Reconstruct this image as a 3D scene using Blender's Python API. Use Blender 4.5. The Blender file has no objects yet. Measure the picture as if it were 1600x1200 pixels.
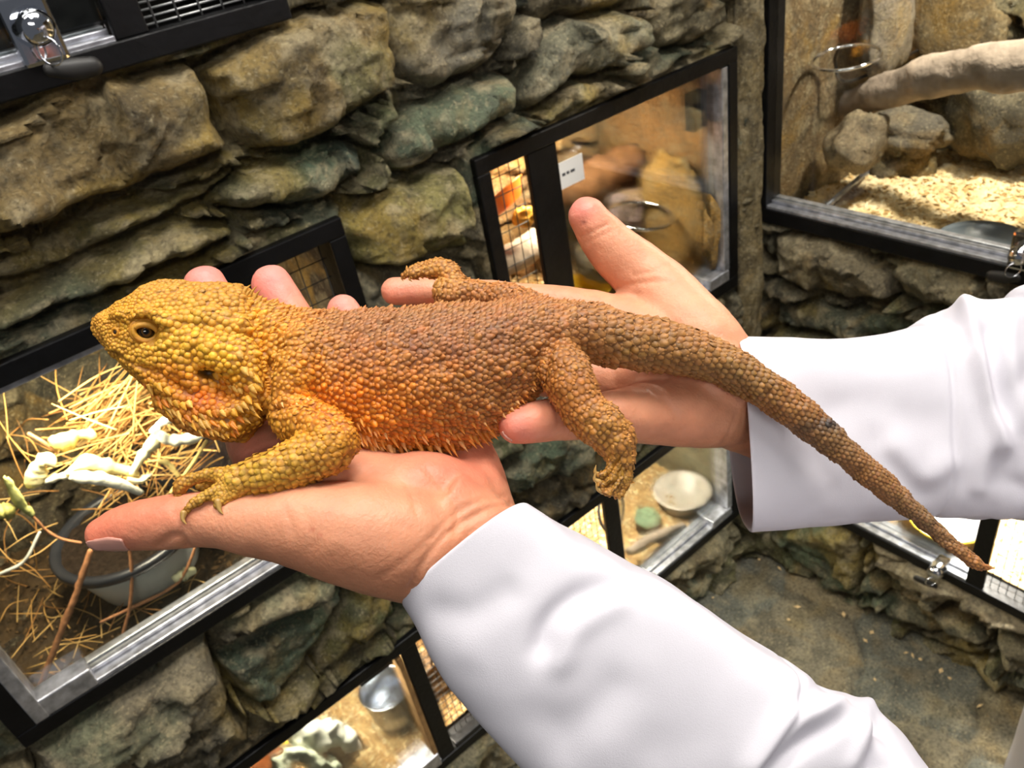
import bpy, bmesh, math, random
import numpy as np
from mathutils import Vector, Matrix
from mathutils.bvhtree import BVHTree
from mathutils.kdtree import KDTree

random.seed(7)
rng = np.random.default_rng(11)
scene = bpy.context.scene
COL = scene.collection

# ------------------------------------------------------------------ camera
F = 1250.0                                   # focal length in pixels of a 1600x1200 frame
R = np.array([[0.758989882441814, -0.466498458750044, 0.4542175099385698],
              [-0.6308420027753819, -0.35420288429468666, 0.6903467855300478],
              [-0.1611605593354225, -0.8105057092588296, -0.5631232275208824]])
CAM = np.array([-1.14924338, -0.82535639, 1.5])
cd = bpy.data.cameras.new('camera')
cam = bpy.data.objects.new('camera', cd); COL.objects.link(cam)
cd.sensor_width = 36.0; cd.lens = F / 1600 * 36.0
cd.clip_start = 0.01; cd.clip_end = 50
m = Matrix.Identity(4)
for i in range(3):
    m[i][0], m[i][1], m[i][2], m[i][3] = R[i, 0], -R[i, 1], -R[i, 2], CAM[i]
cam.matrix_world = m
cd.dof.use_dof = True; cd.dof.focus_distance = 0.295; cd.dof.aperture_fstop = 28
scene.camera = cam

# ------------------------------------------------------------------ world, lights, exposure
scene.view_settings.view_transform = 'Standard'
scene.view_settings.look = 'None'
scene.view_settings.gamma = 1.0
scene.view_settings.use_curve_mapping = False
scene.view_settings.exposure = 0.0
scene.cycles.max_bounces = 8
scene.cycles.transparent_max_bounces = 12
scene.cycles.caustics_reflective = False
scene.cycles.caustics_refractive = False
scene.cycles.use_denoising = True
w = bpy.data.worlds.new('world'); scene.world = w; w.use_nodes = True
w.node_tree.nodes['Background'].inputs[0].default_value = (0.80, 0.84, 0.92, 1)
w.node_tree.nodes['Background'].inputs[1].default_value = 0.11

def area(name, loc, target, sx, sy, power, color):
    d = bpy.data.lights.new(name, 'AREA'); d.shape = 'RECTANGLE'; d.size = sx; d.size_y = sy
    d.energy = power; d.color = color
    o = bpy.data.objects.new(name, d); COL.objects.link(o)
    o.location = loc
    o.rotation_euler = (Vector(target) - Vector(loc)).to_track_quat('-Z', 'Y').to_euler()
    return o
# corridor ceiling tubes above and a little behind the photographer, then an added fill
area('ceiling_light', (-1.12, -0.62, 2.55), (-1.02, -0.60, 1.2), 1.0, 0.26, 6.3, (1.0, 0.97, 0.93))
area('ceiling_light.001', (-0.50, -0.80, 2.60), (-0.45, -0.55, 0.0), 0.6, 0.4, 22, (1.0, 0.95, 0.88))
area('ceiling_light.002', (-1.00, -0.28, 2.45), (-0.98, 0.0, 1.1), 1.3, 0.16, 10, (1.0, 0.95, 0.86))
area('added_fill_light', (-1.75, -2.10, 2.45), (-1.0, 0.0, 0.9), 0.9, 0.3, 11, (1.0, 0.96, 0.9))  # unseen fill light, added to brighten the white pot
# warm lamps inside the enclosures
def tank_lamp(loc, target, power, size=0.12, color=(1.0, 0.86, 0.62)):
    area('enclosure_lamp', loc, target, size, size, power, color)
tank_lamp((-1.13, 0.050, 1.13), (-1.12, 0.085, 0.8), 4.6)
tank_lamp((-0.30, 0.12, 1.15), (-0.33, 0.22, 0.8), 8.0, 0.14)
tank_lamp((-1.00, 0.12, 0.50), (-0.99, 0.14, 0.2), 7.5, color=(1.0, 0.9, 0.72))
tank_lamp((-0.30, 0.10, 0.50), (-0.32, 0.12, 0.2), 8.5, color=(1.0, 0.9, 0.72))
tank_lamp((0.20, -0.40, 1.70), (0.22, -0.33, 0.85), 17.0, 0.08, (1.0, 0.9, 0.76))
tank_lamp((0.12, -0.42, 0.545), (0.12, -0.42, 0.2), 20.0, color=(1.0, 0.95, 0.84))

# ------------------------------------------------------------------ helpers: rays
def px(x, y, d):
    return CAM + R @ np.array([(x - 800) / F * d, (y - 600) / F * d, d])
def ray(x, y):
    v = R @ np.array([x - 800.0, y - 600.0, F]); return v / np.linalg.norm(v)
def inw(x, y, o=0.0):                       # onto the plane y = o, parallel to the left wall
    v = ray(x, y); return CAM + v * ((o - CAM[1]) / v[1])
def inr(x, y, o=0.0):                       # onto the plane x = o, parallel to the right wall
    v = ray(x, y); return CAM + v * ((o - CAM[0]) / v[0])
def ina(x, y, a):                            # onto a plane across the left wall, x = a
    v = ray(x, y); return CAM + v * ((a - CAM[0]) / v[0])
def onz(x, y, z=0.0):
    v = ray(x, y); return CAM + v * ((z - CAM[2]) / v[2])
def topix(P):
    q = (np.asarray(P) - CAM) @ R
    return np.stack([800 + F * q[..., 0] / q[..., 2], 600 + F * q[..., 1] / q[..., 2]], -1)
def depth_of(P):
    return float((np.asarray(P) - CAM) @ R[:, 2])
CFW = R[:, 2]; CUP = -R[:, 1]; CRT = R[:, 0]
def nrm(v):
    v = np.asarray(v, float); return v / (np.linalg.norm(v, axis=-1, keepdims=True) + 1e-12)
def lin(c):
    c = np.asarray(c, float) / 255.0
    return np.where(c <= 0.04045, c / 12.92, ((c + 0.055) / 1.055) ** 2.4)

# ------------------------------------------------------------------ helpers: noise
def _hash(ix, iy, iz, s):
    n = (ix.astype(np.int64) * 374761393 + iy.astype(np.int64) * 668265263 + iz.astype(np.int64) * 2147483647 + s * 974634541) & 0xffffffff
    n = ((n ^ (n >> 13)) * 1274126177) & 0xffffffff
    n = ((n ^ (n >> 16)) * 2246822519) & 0xffffffff
    return ((n ^ (n >> 15)) & 0xffffff) / float(0xffffff)
def vnoise(P, s=0):
    P = np.asarray(P, float); i = np.floor(P); f = P - i; u = f * f * f * (f * (f * 6 - 15) + 10); i = i.astype(np.int64)
    r = 0
    for dx in (0, 1):
        for dy in (0, 1):
            for dz in (0, 1):
                wgt = (u[:, 0] if dx else 1 - u[:, 0]) * (u[:, 1] if dy else 1 - u[:, 1]) * (u[:, 2] if dz else 1 - u[:, 2])
                r = r + wgt * _hash(i[:, 0] + dx, i[:, 1] + dy, i[:, 2] + dz, s)
    return r * 2 - 1
def fbm(P, octv=4, s=0, lac=2.03, gain=0.5):
    a = 1.0; t = 0; P = np.array(P, float)
    for k in range(octv):
        t = t + a * vnoise(P, s + k * 17); P = P * lac + 3.1; a *= gain
    return t
def worley(P2, s=0, tilt=False):                         # 2D: F1, F2, id of the nearest cell
    P2 = np.asarray(P2, float); i = np.floor(P2).astype(np.int64)
    f1 = np.full(len(P2), 9.0); f2 = np.full(len(P2), 9.0); cid = np.zeros(len(P2)); tl = np.zeros(len(P2))
    for dx in (-1, 0, 1):
        for dy in (-1, 0, 1):
            cx, cy = i[:, 0] + dx, i[:, 1] + dy; z = np.zeros_like(cx)
            jx = _hash(cx, cy, z, s + 1); jy = _hash(cx, cy, z, s + 2); h = _hash(cx, cy, z, s + 3)
            d = np.hypot(cx + 0.1 + 0.8 * jx - P2[:, 0], cy + 0.1 + 0.8 * jy - P2[:, 1])
            c = d < f1
            tl = np.where(c, (_hash(cx, cy, z, s + 4) - .5) * (P2[:, 0] - cx - .5) + (_hash(cx, cy, z, s + 5) - .5) * (P2[:, 1] - cy - .5), tl)
            f2 = np.where(c, f1, np.minimum(f2, d)); cid = np.where(c, h, cid); f1 = np.where(c, d, f1)
    return (f1, f2, cid, tl) if tilt else (f1, f2, cid)
def sst(a, b, x):
    t = np.clip((x - a) / (b - a), 0, 1); return t * t * (3 - 2 * t)

# ------------------------------------------------------------------ helpers: meshes
class G:
    def __init__(s): s.V = []; s.F = []; s.n = 0; s.C = []
    def add(s, V, Fc, col=None):
        V = np.asarray(V, float).reshape(-1, 3)
        s.V.append(V); s.F.extend([tuple(int(i) + s.n for i in f) for f in Fc]); s.n += len(V)
        c = np.ones((len(V), 3)) if col is None else np.broadcast_to(np.asarray(col, float), (len(V), 3))
        s.C.append(c); return s
    def verts(s): return np.concatenate(s.V) if s.V else np.zeros((0, 3))
    def cols(s): return np.concatenate(s.C)
    def build(s, name, mat, parent=None, smooth=True, colors=False, bevel=0.0):
        return mk(name, s.verts(), s.F, mat, parent, smooth, s.cols() if colors else None, bevel)
def setcol(me, c):
    a = me.color_attributes.get('col') or me.color_attributes.new('col', 'FLOAT_COLOR', 'POINT')
    c = np.asarray(c, float); q = np.ones((len(me.vertices), 4), np.float32); q[:, :3] = c
    a.data.foreach_set('color', q.ravel())
def mk(name, V, Fc, mat, parent=None, smooth=True, col=None, bevel=0.0):
    me = bpy.data.meshes.new(name)
    me.from_pydata([tuple(v) for v in np.asarray(V, float).tolist()], [], [tuple(f) for f in Fc])
    me.update()
    if smooth: me.polygons.foreach_set('use_smooth', [True] * len(me.polygons))
    if col is not None: setcol(me, col)
    if mat: me.materials.append(mat)
    o = bpy.data.objects.new(name, me); COL.objects.link(o)
    if parent is not None:
        o.parent = parent
        o.matrix_parent_inverse = parent_world(parent).inverted()
    if bevel:
        b = o.modifiers.new('bevel', 'BEVEL'); b.width = bevel; b.segments = 2; b.limit_method = 'ANGLE'
    return o
def parent_world(p):
    mt = p.matrix_basis.copy()
    if p.parent is not None: mt = parent_world(p.parent) @ p.matrix_parent_inverse @ mt
    return mt
def tag(o, label=None, cat=None, group=None, kind=None):
    if label: o['label'] = label
    if cat: o['category'] = cat
    if group: o['group'] = group
    if kind: o['kind'] = kind
    return o
def empty(name, loc, label, cat, group=None, kind=None):
    o = bpy.data.objects.new(name, None); COL.objects.link(o); o.location = tuple(loc); o.empty_display_size = 0.03
    return tag(o, label, cat, group, kind)

def box(g, lo, hi, col=None):
    (a, b, c), (d, e, f) = lo, hi
    V = [(a, b, c), (d, b, c), (d, e, c), (a, e, c), (a, b, f), (d, b, f), (d, e, f), (a, e, f)]
    g.add(V, [(0, 3, 2, 1), (4, 5, 6, 7), (0, 1, 5, 4), (1, 2, 6, 5), (2, 3, 7, 6), (3, 0, 4, 7)], col)
def cr(P, mseg=6):                           # Catmull-Rom resampling of rows
    P = np.asarray(P, float); k = len(P); out = []
    Q = np.concatenate([2 * P[:1] - P[1:2], P, 2 * P[-1:] - P[-2:-1]])
    for i in range(k - 1):
        p0, p1, p2, p3 = Q[i], Q[i + 1], Q[i + 2], Q[i + 3]
        for t in np.linspace(0, 1, mseg, endpoint=False):
            out.append(0.5 * (2 * p1 + (p2 - p0) * t + (2 * p0 - 5 * p1 + 4 * p2 - p3) * t * t + (3 * p1 - p0 - 3 * p2 + p3) * t ** 3))
    out.append(P[-1]); return np.array(out)
def ringfaces(k, n, caps=True, off=0):
    Fc = []
    for i in range(k - 1):
        for j in range(n):
            Fc.append((off + i * n + j, off + i * n + (j + 1) % n, off + (i + 1) * n + (j + 1) % n, off + (i + 1) * n + j))
    if caps:
        Fc.append(tuple(off + j for j in range(n))[::-1]); Fc.append(tuple(off + (k - 1) * n + j for j in range(n)))
    return Fc
def loft(g, C, A, B, n=24, caps=True, ex=1.0, col=None):
    th = np.linspace(0, 2 * np.pi, n, endpoint=False); c, s = np.cos(th), np.sin(th)
    if ex != 1.0:
        c = np.sign(c) * np.abs(c) ** ex; s = np.sign(s) * np.abs(s) ** ex
    V = C[:, None, :] + A[:, None, :] * c[None, :, None] + B[:, None, :] * s[None, :, None]
    g.add(V.reshape(-1, 3), ringfaces(len(C), n, caps), col)
def frames(C, up=None):
    T = nrm(np.gradient(C, axis=0)); A = []
    u = np.array(up if up is not None else (0.13, 0.21, 0.97), float)
    for t in T:
        u = u - t * (u @ t); u = u / (np.linalg.norm(u) + 1e-9); A.append(u)
    A = np.array(A); return T, A, np.cross(T, A)
def tube(g, pts, r, n=10, mseg=5, col=None, flat=1.0, up=None, rounded=False):
    P = np.asarray(pts, float); r = np.broadcast_to(np.asarray(r, float), (len(P),))
    D = cr(np.column_stack([P, r]), mseg) if mseg > 1 and len(P) > 2 else np.column_stack([P, r])
    C = D[:, :3]; rr = np.abs(D[:, 3])
    T, A, B = frames(C, up)
    if rounded:                               # hemispherical ends
        k = 5; ph = np.linspace(0.06, np.pi / 2, k, endpoint=False)
        c0 = np.array([C[0] - T[0] * rr[0] * math.cos(p) for p in ph]); r0 = np.array([rr[0] * math.sin(p) for p in ph])
        c1 = np.array([C[-1] + T[-1] * rr[-1] * math.cos(p) for p in ph[::-1]]); r1 = np.array([rr[-1] * math.sin(p) for p in ph[::-1]])
        C = np.concatenate([c0, C, c1]); rr = np.concatenate([r0, rr, r1])
        A = np.concatenate([np.repeat(A[:1], k, 0), A, np.repeat(A[-1:], k, 0)]); B = np.concatenate([np.repeat(B[:1], k, 0), B, np.repeat(B[-1:], k, 0)])
    loft(g, C, A * rr[:, None], B * rr[:, None] * flat, n, True, 1.0, col)
def ptube(g, st, n=20, mseg=6, flat=1.0, up=None, col=None, rounded=True):   # stations (x, y, depth, radius in pixels)
    P = [px(x, y, d) for x, y, d, r in st]; rr = [r * d / F for x, y, d, r in st]
    tube(g, P, rr, n, mseg, col, flat, up, rounded)
def sphere(g, c, r, nu=16, nv=10, A=None, col=None):
    th = np.linspace(0, np.pi, nv + 1)[1:-1]; phi = np.linspace(0, 2 * np.pi, nu, endpoint=False)
    V = [[0, 0, 1]] + [[math.sin(t) * math.cos(p), math.sin(t) * math.sin(p), math.cos(t)] for t in th for p in phi] + [[0, 0, -1]]
    V = np.array(V) * np.asarray(r, float)
    if A is not None: V = V @ np.asarray(A)
    Fc = [(0, 1 + j, 1 + (j + 1) % nu) for j in range(nu)]
    for i in range(nv - 2):
        for j in range(nu):
            a = 1 + i * nu + j; b = 1 + i * nu + (j + 1) % nu
            Fc.append((a, a + nu, b + nu, b))
    e = len(V) - 1; o = 1 + (nv - 2) * nu
    Fc += [(e, o + (j + 1) % nu, o + j) for j in range(nu)]
    g.add(V + np.asarray(c), Fc, col)
def lathe(g, prof, c, n=40, M=None, col=None):     # profile (r, z) spun about local z
    ph = np.linspace(0, 2 * np.pi, n, endpoint=False)
    V = np.array([[r * math.cos(p), r * math.sin(p), z] for r, z in prof for p in ph])
    if M is not None: V = V @ np.asarray(M)
    g.add(V + np.asarray(c), ringfaces(len(prof), n, False), col)
def torus(g, c, Rm, r, A, B, nu=40, nv=8, a0=0.0, a1=2 * np.pi, col=None):
    full = abs(a1 - a0 - 2 * np.pi) < 1e-6
    t = np.linspace(a0, a1, nu, endpoint=not full); N = np.cross(A, B); V = []
    for x in t:
        d = A * math.cos(x) + B * math.sin(x)
        for k in range(nv):
            q = 2 * np.pi * k / nv
            V.append(c + d * (Rm + r * math.cos(q)) + N * r * math.sin(q))
    Fc = []
    for i in range(nu if full else nu - 1):
        for k in range(nv):
            i2 = (i + 1) % nu; Fc.append((i * nv + k, i2 * nv + k, i2 * nv + (k + 1) % nv, i * nv + (k + 1) % nv))
    g.add(V, Fc, col)
def remesh(g, voxel, it=6, fac=0.5):
    me = bpy.data.meshes.new('tmp'); me.from_pydata([tuple(v) for v in g.verts().tolist()], [], g.F); me.update()
    o = bpy.data.objects.new('tmp', me); COL.objects.link(o)
    r = o.modifiers.new('r', 'REMESH'); r.mode = 'VOXEL'; r.voxel_size = voxel; r.use_smooth_shade = True
    if it:
        s = o.modifiers.new('s', 'SMOOTH'); s.factor = fac; s.iterations = it
    dg = bpy.context.evaluated_depsgraph_get(); dg.update()
    n = bpy.data.meshes.new_from_object(o.evaluated_get(dg))
    bpy.data.objects.remove(o); bpy.data.meshes.remove(me)
    return n
def getV(me):
    a = np.zeros(len(me.vertices) * 3, np.float32); me.vertices.foreach_get('co', a); return a.reshape(-1, 3).astype(float)
def getN(me):
    a = np.zeros(len(me.vertices) * 3, np.float32); me.vertex_normals.foreach_get('vector', a); return a.reshape(-1, 3).astype(float)
def putV(me, V):
    me.vertices.foreach_set('co', np.asarray(V, np.float32).ravel()); me.update()
def polydist(V, pts):                        # distance to a 3D or 2D polyline
    d = np.full(len(V), 1e9)
    for a, b in zip(pts[:-1], pts[1:]):
        a = np.asarray(a, float); b = np.asarray(b, float); ab = b - a
        t = np.clip(((V - a) @ ab) / (ab @ ab + 1e-18), 0, 1)
        d = np.minimum(d, np.linalg.norm(V - a - t[:, None] * ab, axis=1))
    return d
def bvh_of(me): 
    return BVHTree.FromPolygons([tuple(v) for v in getV(me).tolist()], [tuple(p.vertices) for p in me.polygons])
def hit(bvh, x, y):
    p, n, i, d = bvh.ray_cast(Vector(CAM), Vector(ray(x, y)))
    return (None, None) if p is None else (np.array(p), np.array(n))

# ------------------------------------------------------------------ helpers: materials
def newmat(name):
    mt = bpy.data.materials.new(name); mt.use_nodes = True
    return mt, mt.node_tree.nodes, mt.node_tree.links, mt.node_tree.nodes['Principled BSDF']
def simple(name, rgb, rough=0.5, metal=0.0, spec=0.5, noise=0.0, nscale=60.0, bump=0.0, bscale=200.0, srgb=True, coat=0.0, trans=0.0):
    mt, N, L, b = newmat(name)
    c = lin(rgb) if srgb else np.array(rgb)
    b.inputs['Base Color'].default_value = (*c, 1); b.inputs['Roughness'].default_value = rough
    b.inputs['Metallic'].default_value = metal; b.inputs['Specular IOR Level'].default_value = spec
    b.inputs['Coat Weight'].default_value = coat; b.inputs['Transmission Weight'].default_value = trans
    tc = N.new('ShaderNodeTexCoord')
    if noise:
        n = N.new('ShaderNodeTexNoise'); n.inputs['Scale'].default_value = nscale; n.inputs['Detail'].default_value = 5
        r = N.new('ShaderNodeMapRange'); r.inputs[1].default_value = 0.3; r.inputs[2].default_value = 0.7
        r.inputs[3].default_value = 1 - noise; r.inputs[4].default_value = 1 + noise * 0.6
        mx = N.new('ShaderNodeVectorMath'); mx.operation = 'SCALE'; mx.inputs[0].default_value = tuple(c)
        L.new(tc.outputs['Object'], n.inputs['Vector']); L.new(n.outputs['Fac'], r.inputs[0]); L.new(r.outputs[0], mx.inputs['Scale']); L.new(mx.outputs[0], b.inputs['Base Color'])
    if bump:
        n = N.new('ShaderNodeTexNoise'); n.inputs['Scale'].default_value = bscale; n.inputs['Detail'].default_value = 4
        bp = N.new('ShaderNodeBump'); bp.inputs['Strength'].default_value = 1.0; bp.inputs['Distance'].default_value = bump
        L.new(tc.outputs['Object'], n.inputs['Vector']); L.new(n.outputs['Fac'], bp.inputs['Height']); L.new(bp.outputs[0], b.inputs['Normal'])
    return mt
def vcol(name, rough=0.5, spec=0.4, sss=0.0, bump=0.0, bscale=600.0, noise=0.0, nscale=80.0, radius=(1, .35, .2), sscale=0.004, detail=4, aniso=None):
    mt, N, L, b = newmat(name)
    at = N.new('ShaderNodeAttribute'); at.attribute_name = 'col'; src = at.outputs['Color']
    b.inputs['Roughness'].default_value = rough; b.inputs['Specular IOR Level'].default_value = spec
    tc = N.new('ShaderNodeTexCoord'); vec = tc.outputs['Object']
    if aniso:
        mp = N.new('ShaderNodeMapping'); mp.inputs['Scale'].default_value = aniso; L.new(vec, mp.inputs[0]); vec = mp.outputs[0]
    if noise:
        n = N.new('ShaderNodeTexNoise'); n.inputs['Scale'].default_value = nscale; n.inputs['Detail'].default_value = 6
        r = N.new('ShaderNodeMapRange'); r.inputs[1].default_value = 0.3; r.inputs[2].default_value = 0.7
        r.inputs[3].default_value = 1 - noise; r.inputs[4].default_value = 1 + noise * 0.6
        mx = N.new('ShaderNodeVectorMath'); mx.operation = 'SCALE'
        L.new(vec, n.inputs['Vector']); L.new(n.outputs['Fac'], r.inputs[0]); L.new(src, mx.inputs[0]); L.new(r.outputs[0], mx.inputs['Scale']); src = mx.outputs[0]
    L.new(src, b.inputs['Base Color'])
    if sss:
        b.inputs['Subsurface Weight'].default_value = sss; b.inputs['Subsurface Radius'].default_value = radius; b.inputs['Subsurface Scale'].default_value = sscale
    if bump:
        n = N.new('ShaderNodeTexNoise'); n.inputs['Scale'].default_value = bscale; n.inputs['Detail'].default_value = detail
        bp = N.new('ShaderNodeBump'); bp.inputs['Distance'].default_value = bump
        L.new(vec, n.inputs['Vector']); L.new(n.outputs['Fac'], bp.inputs['Height']); L.new(bp.outputs[0], b.inputs['Normal'])
    return mt
def rockmat(name, dark=0.6, light=0.62, patch=0.42, rough=0.52, spec=0.4):
    mt, N, L, b = newmat(name)
    at = N.new('ShaderNodeAttribute'); at.attribute_name = 'col'
    tc = N.new('ShaderNodeTexCoord'); vec = tc.outputs['Object']
    def nz(scale, det, lo, hi, dist=0.0):
        n = N.new('ShaderNodeTexNoise'); n.inputs['Scale'].default_value = scale; n.inputs['Detail'].default_value = det; n.inputs['Distortion'].default_value = dist
        r = N.new('ShaderNodeMapRange'); r.inputs[1].default_value = lo; r.inputs[2].default_value = hi
        L.new(vec, n.inputs['Vector']); L.new(n.outputs['Fac'], r.inputs[0]); return r.outputs[0], n.outputs['Fac']
    def mix(fac, a, bcol, amount):
        mu = N.new('ShaderNodeMath'); mu.operation = 'MULTIPLY'; mu.inputs[1].default_value = amount; L.new(fac, mu.inputs[0])
        x = N.new('ShaderNodeMix'); x.data_type = 'RGBA'; L.new(mu.outputs[0], x.inputs[0]); L.new(a, x.inputs[6])
        if isinstance(bcol, tuple): x.inputs[7].default_value = (*lin(bcol), 1)
        else: L.new(bcol, x.inputs[7])
        return x.outputs[2]
    c = at.outputs['Color']
    f1, _ = nz(15, 10, 0.47, 0.66, 0.8); c = mix(f1, c, (62, 58, 50), dark)
    f2, _ = nz(26, 10, 0.50, 0.66, 0.5); c = mix(f2, c, (186, 172, 138), light)
    f3, _ = nz(9, 6, 0.54, 0.72, 1.2); c = mix(f3, c, (168, 132, 62), patch)
    f4, raw = nz(170, 8, 0.46, 0.70); c = mix(f4, c, (46, 44, 38), 0.55)
    f5, _ = nz(210, 6, 0.56, 0.72); c = mix(f5, c, (206, 192, 152), 0.45)
    L.new(c, b.inputs['Base Color']); b.inputs['Roughness'].default_value = rough; b.inputs['Specular IOR Level'].default_value = spec
    n2 = N.new('ShaderNodeTexNoise'); n2.inputs['Scale'].default_value = 55; n2.inputs['Detail'].default_value = 12; n2.inputs['Roughness'].default_value = 0.72
    L.new(vec, n2.inputs['Vector'])
    bp = N.new('ShaderNodeBump'); bp.inputs['Distance'].default_value = 0.011; L.new(n2.outputs['Fac'], bp.inputs['Height']); n3 = N.new('ShaderNodeTexNoise'); n3.inputs['Scale'].default_value = 300; n3.inputs['Detail'].default_value = 5; L.new(vec, n3.inputs['Vector'])
    b3 = N.new('ShaderNodeBump'); b3.inputs['Distance'].default_value = 0.0022; L.new(n3.outputs['Fac'], b3.inputs['Height']); L.new(bp.outputs[0], b3.inputs['Normal']); L.new(b3.outputs[0], b.inputs['Normal'])
    return mt
def glassmat(name, tint=(0.97, 0.99, 0.98), refl=1.0):
    mt, N, L, b = newmat(name); N.remove(b)
    out = N['Material Output']; t = N.new('ShaderNodeBsdfTransparent'); t.inputs[0].default_value = (*tint, 1)
    gl = N.new('ShaderNodeBsdfGlossy'); gl.inputs['Roughness'].default_value = 0.02
    fr = N.new('ShaderNodeFresnel'); fr.inputs[0].default_value = 1.45
    ml = N.new('ShaderNodeMath'); ml.operation = 'MULTIPLY'; ml.inputs[1].default_value = refl; L.new(fr.outputs[0], ml.inputs[0])
    x = N.new('ShaderNodeMixShader'); L.new(ml.outputs[0], x.inputs[0]); L.new(t.outputs[0], x.inputs[1]); L.new(gl.outputs[0], x.inputs[2]); L.new(x.outputs[0], out.inputs[0])
    return mt
M = {}
M['rock'] = rockmat('painted_rock')
M['rock_in'] = rockmat('enclosure_rock', 0.5, 0.4, 0.75)
M['slate'] = rockmat('slate_floor', 0.5, 0.35, 0.35, 0.5, 0.3)
M['black'] = simple('black_frame', (7, 7, 9), 0.42, 0, 0.3, 0.5, 40, 0.0006, 120)
M['dirty_black'] = simple('worn_black', (24, 25, 28), 0.45, 0, 0.5, 0.6, 90, 0.001, 150)
M['alu'] = simple('aluminium', (196, 198, 206), 0.36, 0.8, 0.5, 0.45, 70, 0.0004, 180)
M['chrome'] = simple('chrome', (225, 228, 235), 0.08, 1.0)
M['steel'] = simple('steel_bowl', (190, 195, 205), 0.24, 1.0, 0.5, 0.1, 30)
M['wire_black'] = simple('black_wire', (20, 18, 16), 0.5)
M['wire_white'] = simple('galvanised_wire', (170, 172, 172), 0.4, 0.7)
M['glass'] = glassmat('glass', refl=0.8)
M['dark_in'] = simple('dark_interior', (40, 38, 34), 0.7, 0, 0.3, 0.4, 10)
M['soil'] = simple('soil', (84, 66, 42), 0.9, 0, 0.2, 0.6, 60, 0.004, 90)
M['dark_soil'] = simple('pot_soil', (48, 38, 30), 0.95, 0, 0.1, 0.6, 150, 0.004, 160)
M['chips'] = vcol('wood_chips', 0.8, 0.2, noise=0.3, nscale=200)
M['needle'] = vcol('dry_needles', 0.6, 0.3)
M['leafdry'] = vcol('dried_leaf', 0.6, 0.3, sss=0.0, noise=0.15, nscale=90, bump=0.001, bscale=150)
M['pot_white'] = simple('white_pot', (236, 234, 220), 0.5, 0, 0.5, 0.05, 20, trans=0.3)
M['pot_rim'] = simple('dark_pot_rim', (42, 44, 50), 0.35)
M['stick'] = simple('stick_bark', (176, 122, 84), 0.7, 0, 0.3, 0.3, 120, 0.0012, 160)
M['bark'] = simple('driftwood', (168, 152, 136), 0.75, 0, 0.25, 0.4, 26, 0.004, 45)
M['brownwood'] = simple('brown_bark', (122, 84, 52), 0.8, 0, 0.25, 0.45, 22, 0.004, 50)
M['white'] = simple('white_card', (236, 236, 234), 0.5)
M['ink'] = simple('grey_ink', (70, 72, 76), 0.6)
M['yellow'] = simple('yellow_plastic', (236, 196, 40), 0.35)
M['orange'] = simple('orange_plastic', (250, 132, 44), 0.4)
M['fruit'] = simple('fruit_flesh', (246, 178, 66), 0.5, 0, 0.4, 0.15, 60)
M['leafstem'] = simple('straw_stem', (228, 200, 120), 0.6)
M['tanwood'] = simple('tan_wood_strip', (150, 116, 74), 0.7, 0, 0.3, 0.3, 60)
M['grey_bowl'] = simple('grey_ceramic', (96, 104, 110), 0.3, 0, 0.5)
M['clear_bowl'] = simple('frosted_plastic', (236, 226, 212), 0.35, 0, 0.5, trans=0.35)
M['skin'] = vcol('skin', 0.46, 0.38, sss=0.20, bump=0.00030, bscale=700, noise=0.10, nscale=120, detail=8)
M['nail'] = simple('fingernail', (204, 148, 132), 0.22, 0, 0.5, coat=0.3)
M['scale'] = vcol('lizard_scales', 0.5, 0.45, noise=0.12, nscale=500, bump=0.00015, bscale=1500)
M['eye'] = vcol('lizard_eye', 0.06, 0.6)
M['claw'] = simple('claw', (176, 138, 74), 0.35)
M['darkpit'] = simple('ear_pit', (40, 22, 10), 0.8)
M['coat'] = simple('white_coat_cloth', (212, 209, 217), 0.62, 0, 0.3, 0.02, 60, 0.00008, 2200)
M['thread'] = simple('stitch_thread', (206, 200, 210), 0.7)
M['trouser'] = simple('grey_trousers', (120, 120, 124), 0.8)

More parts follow.
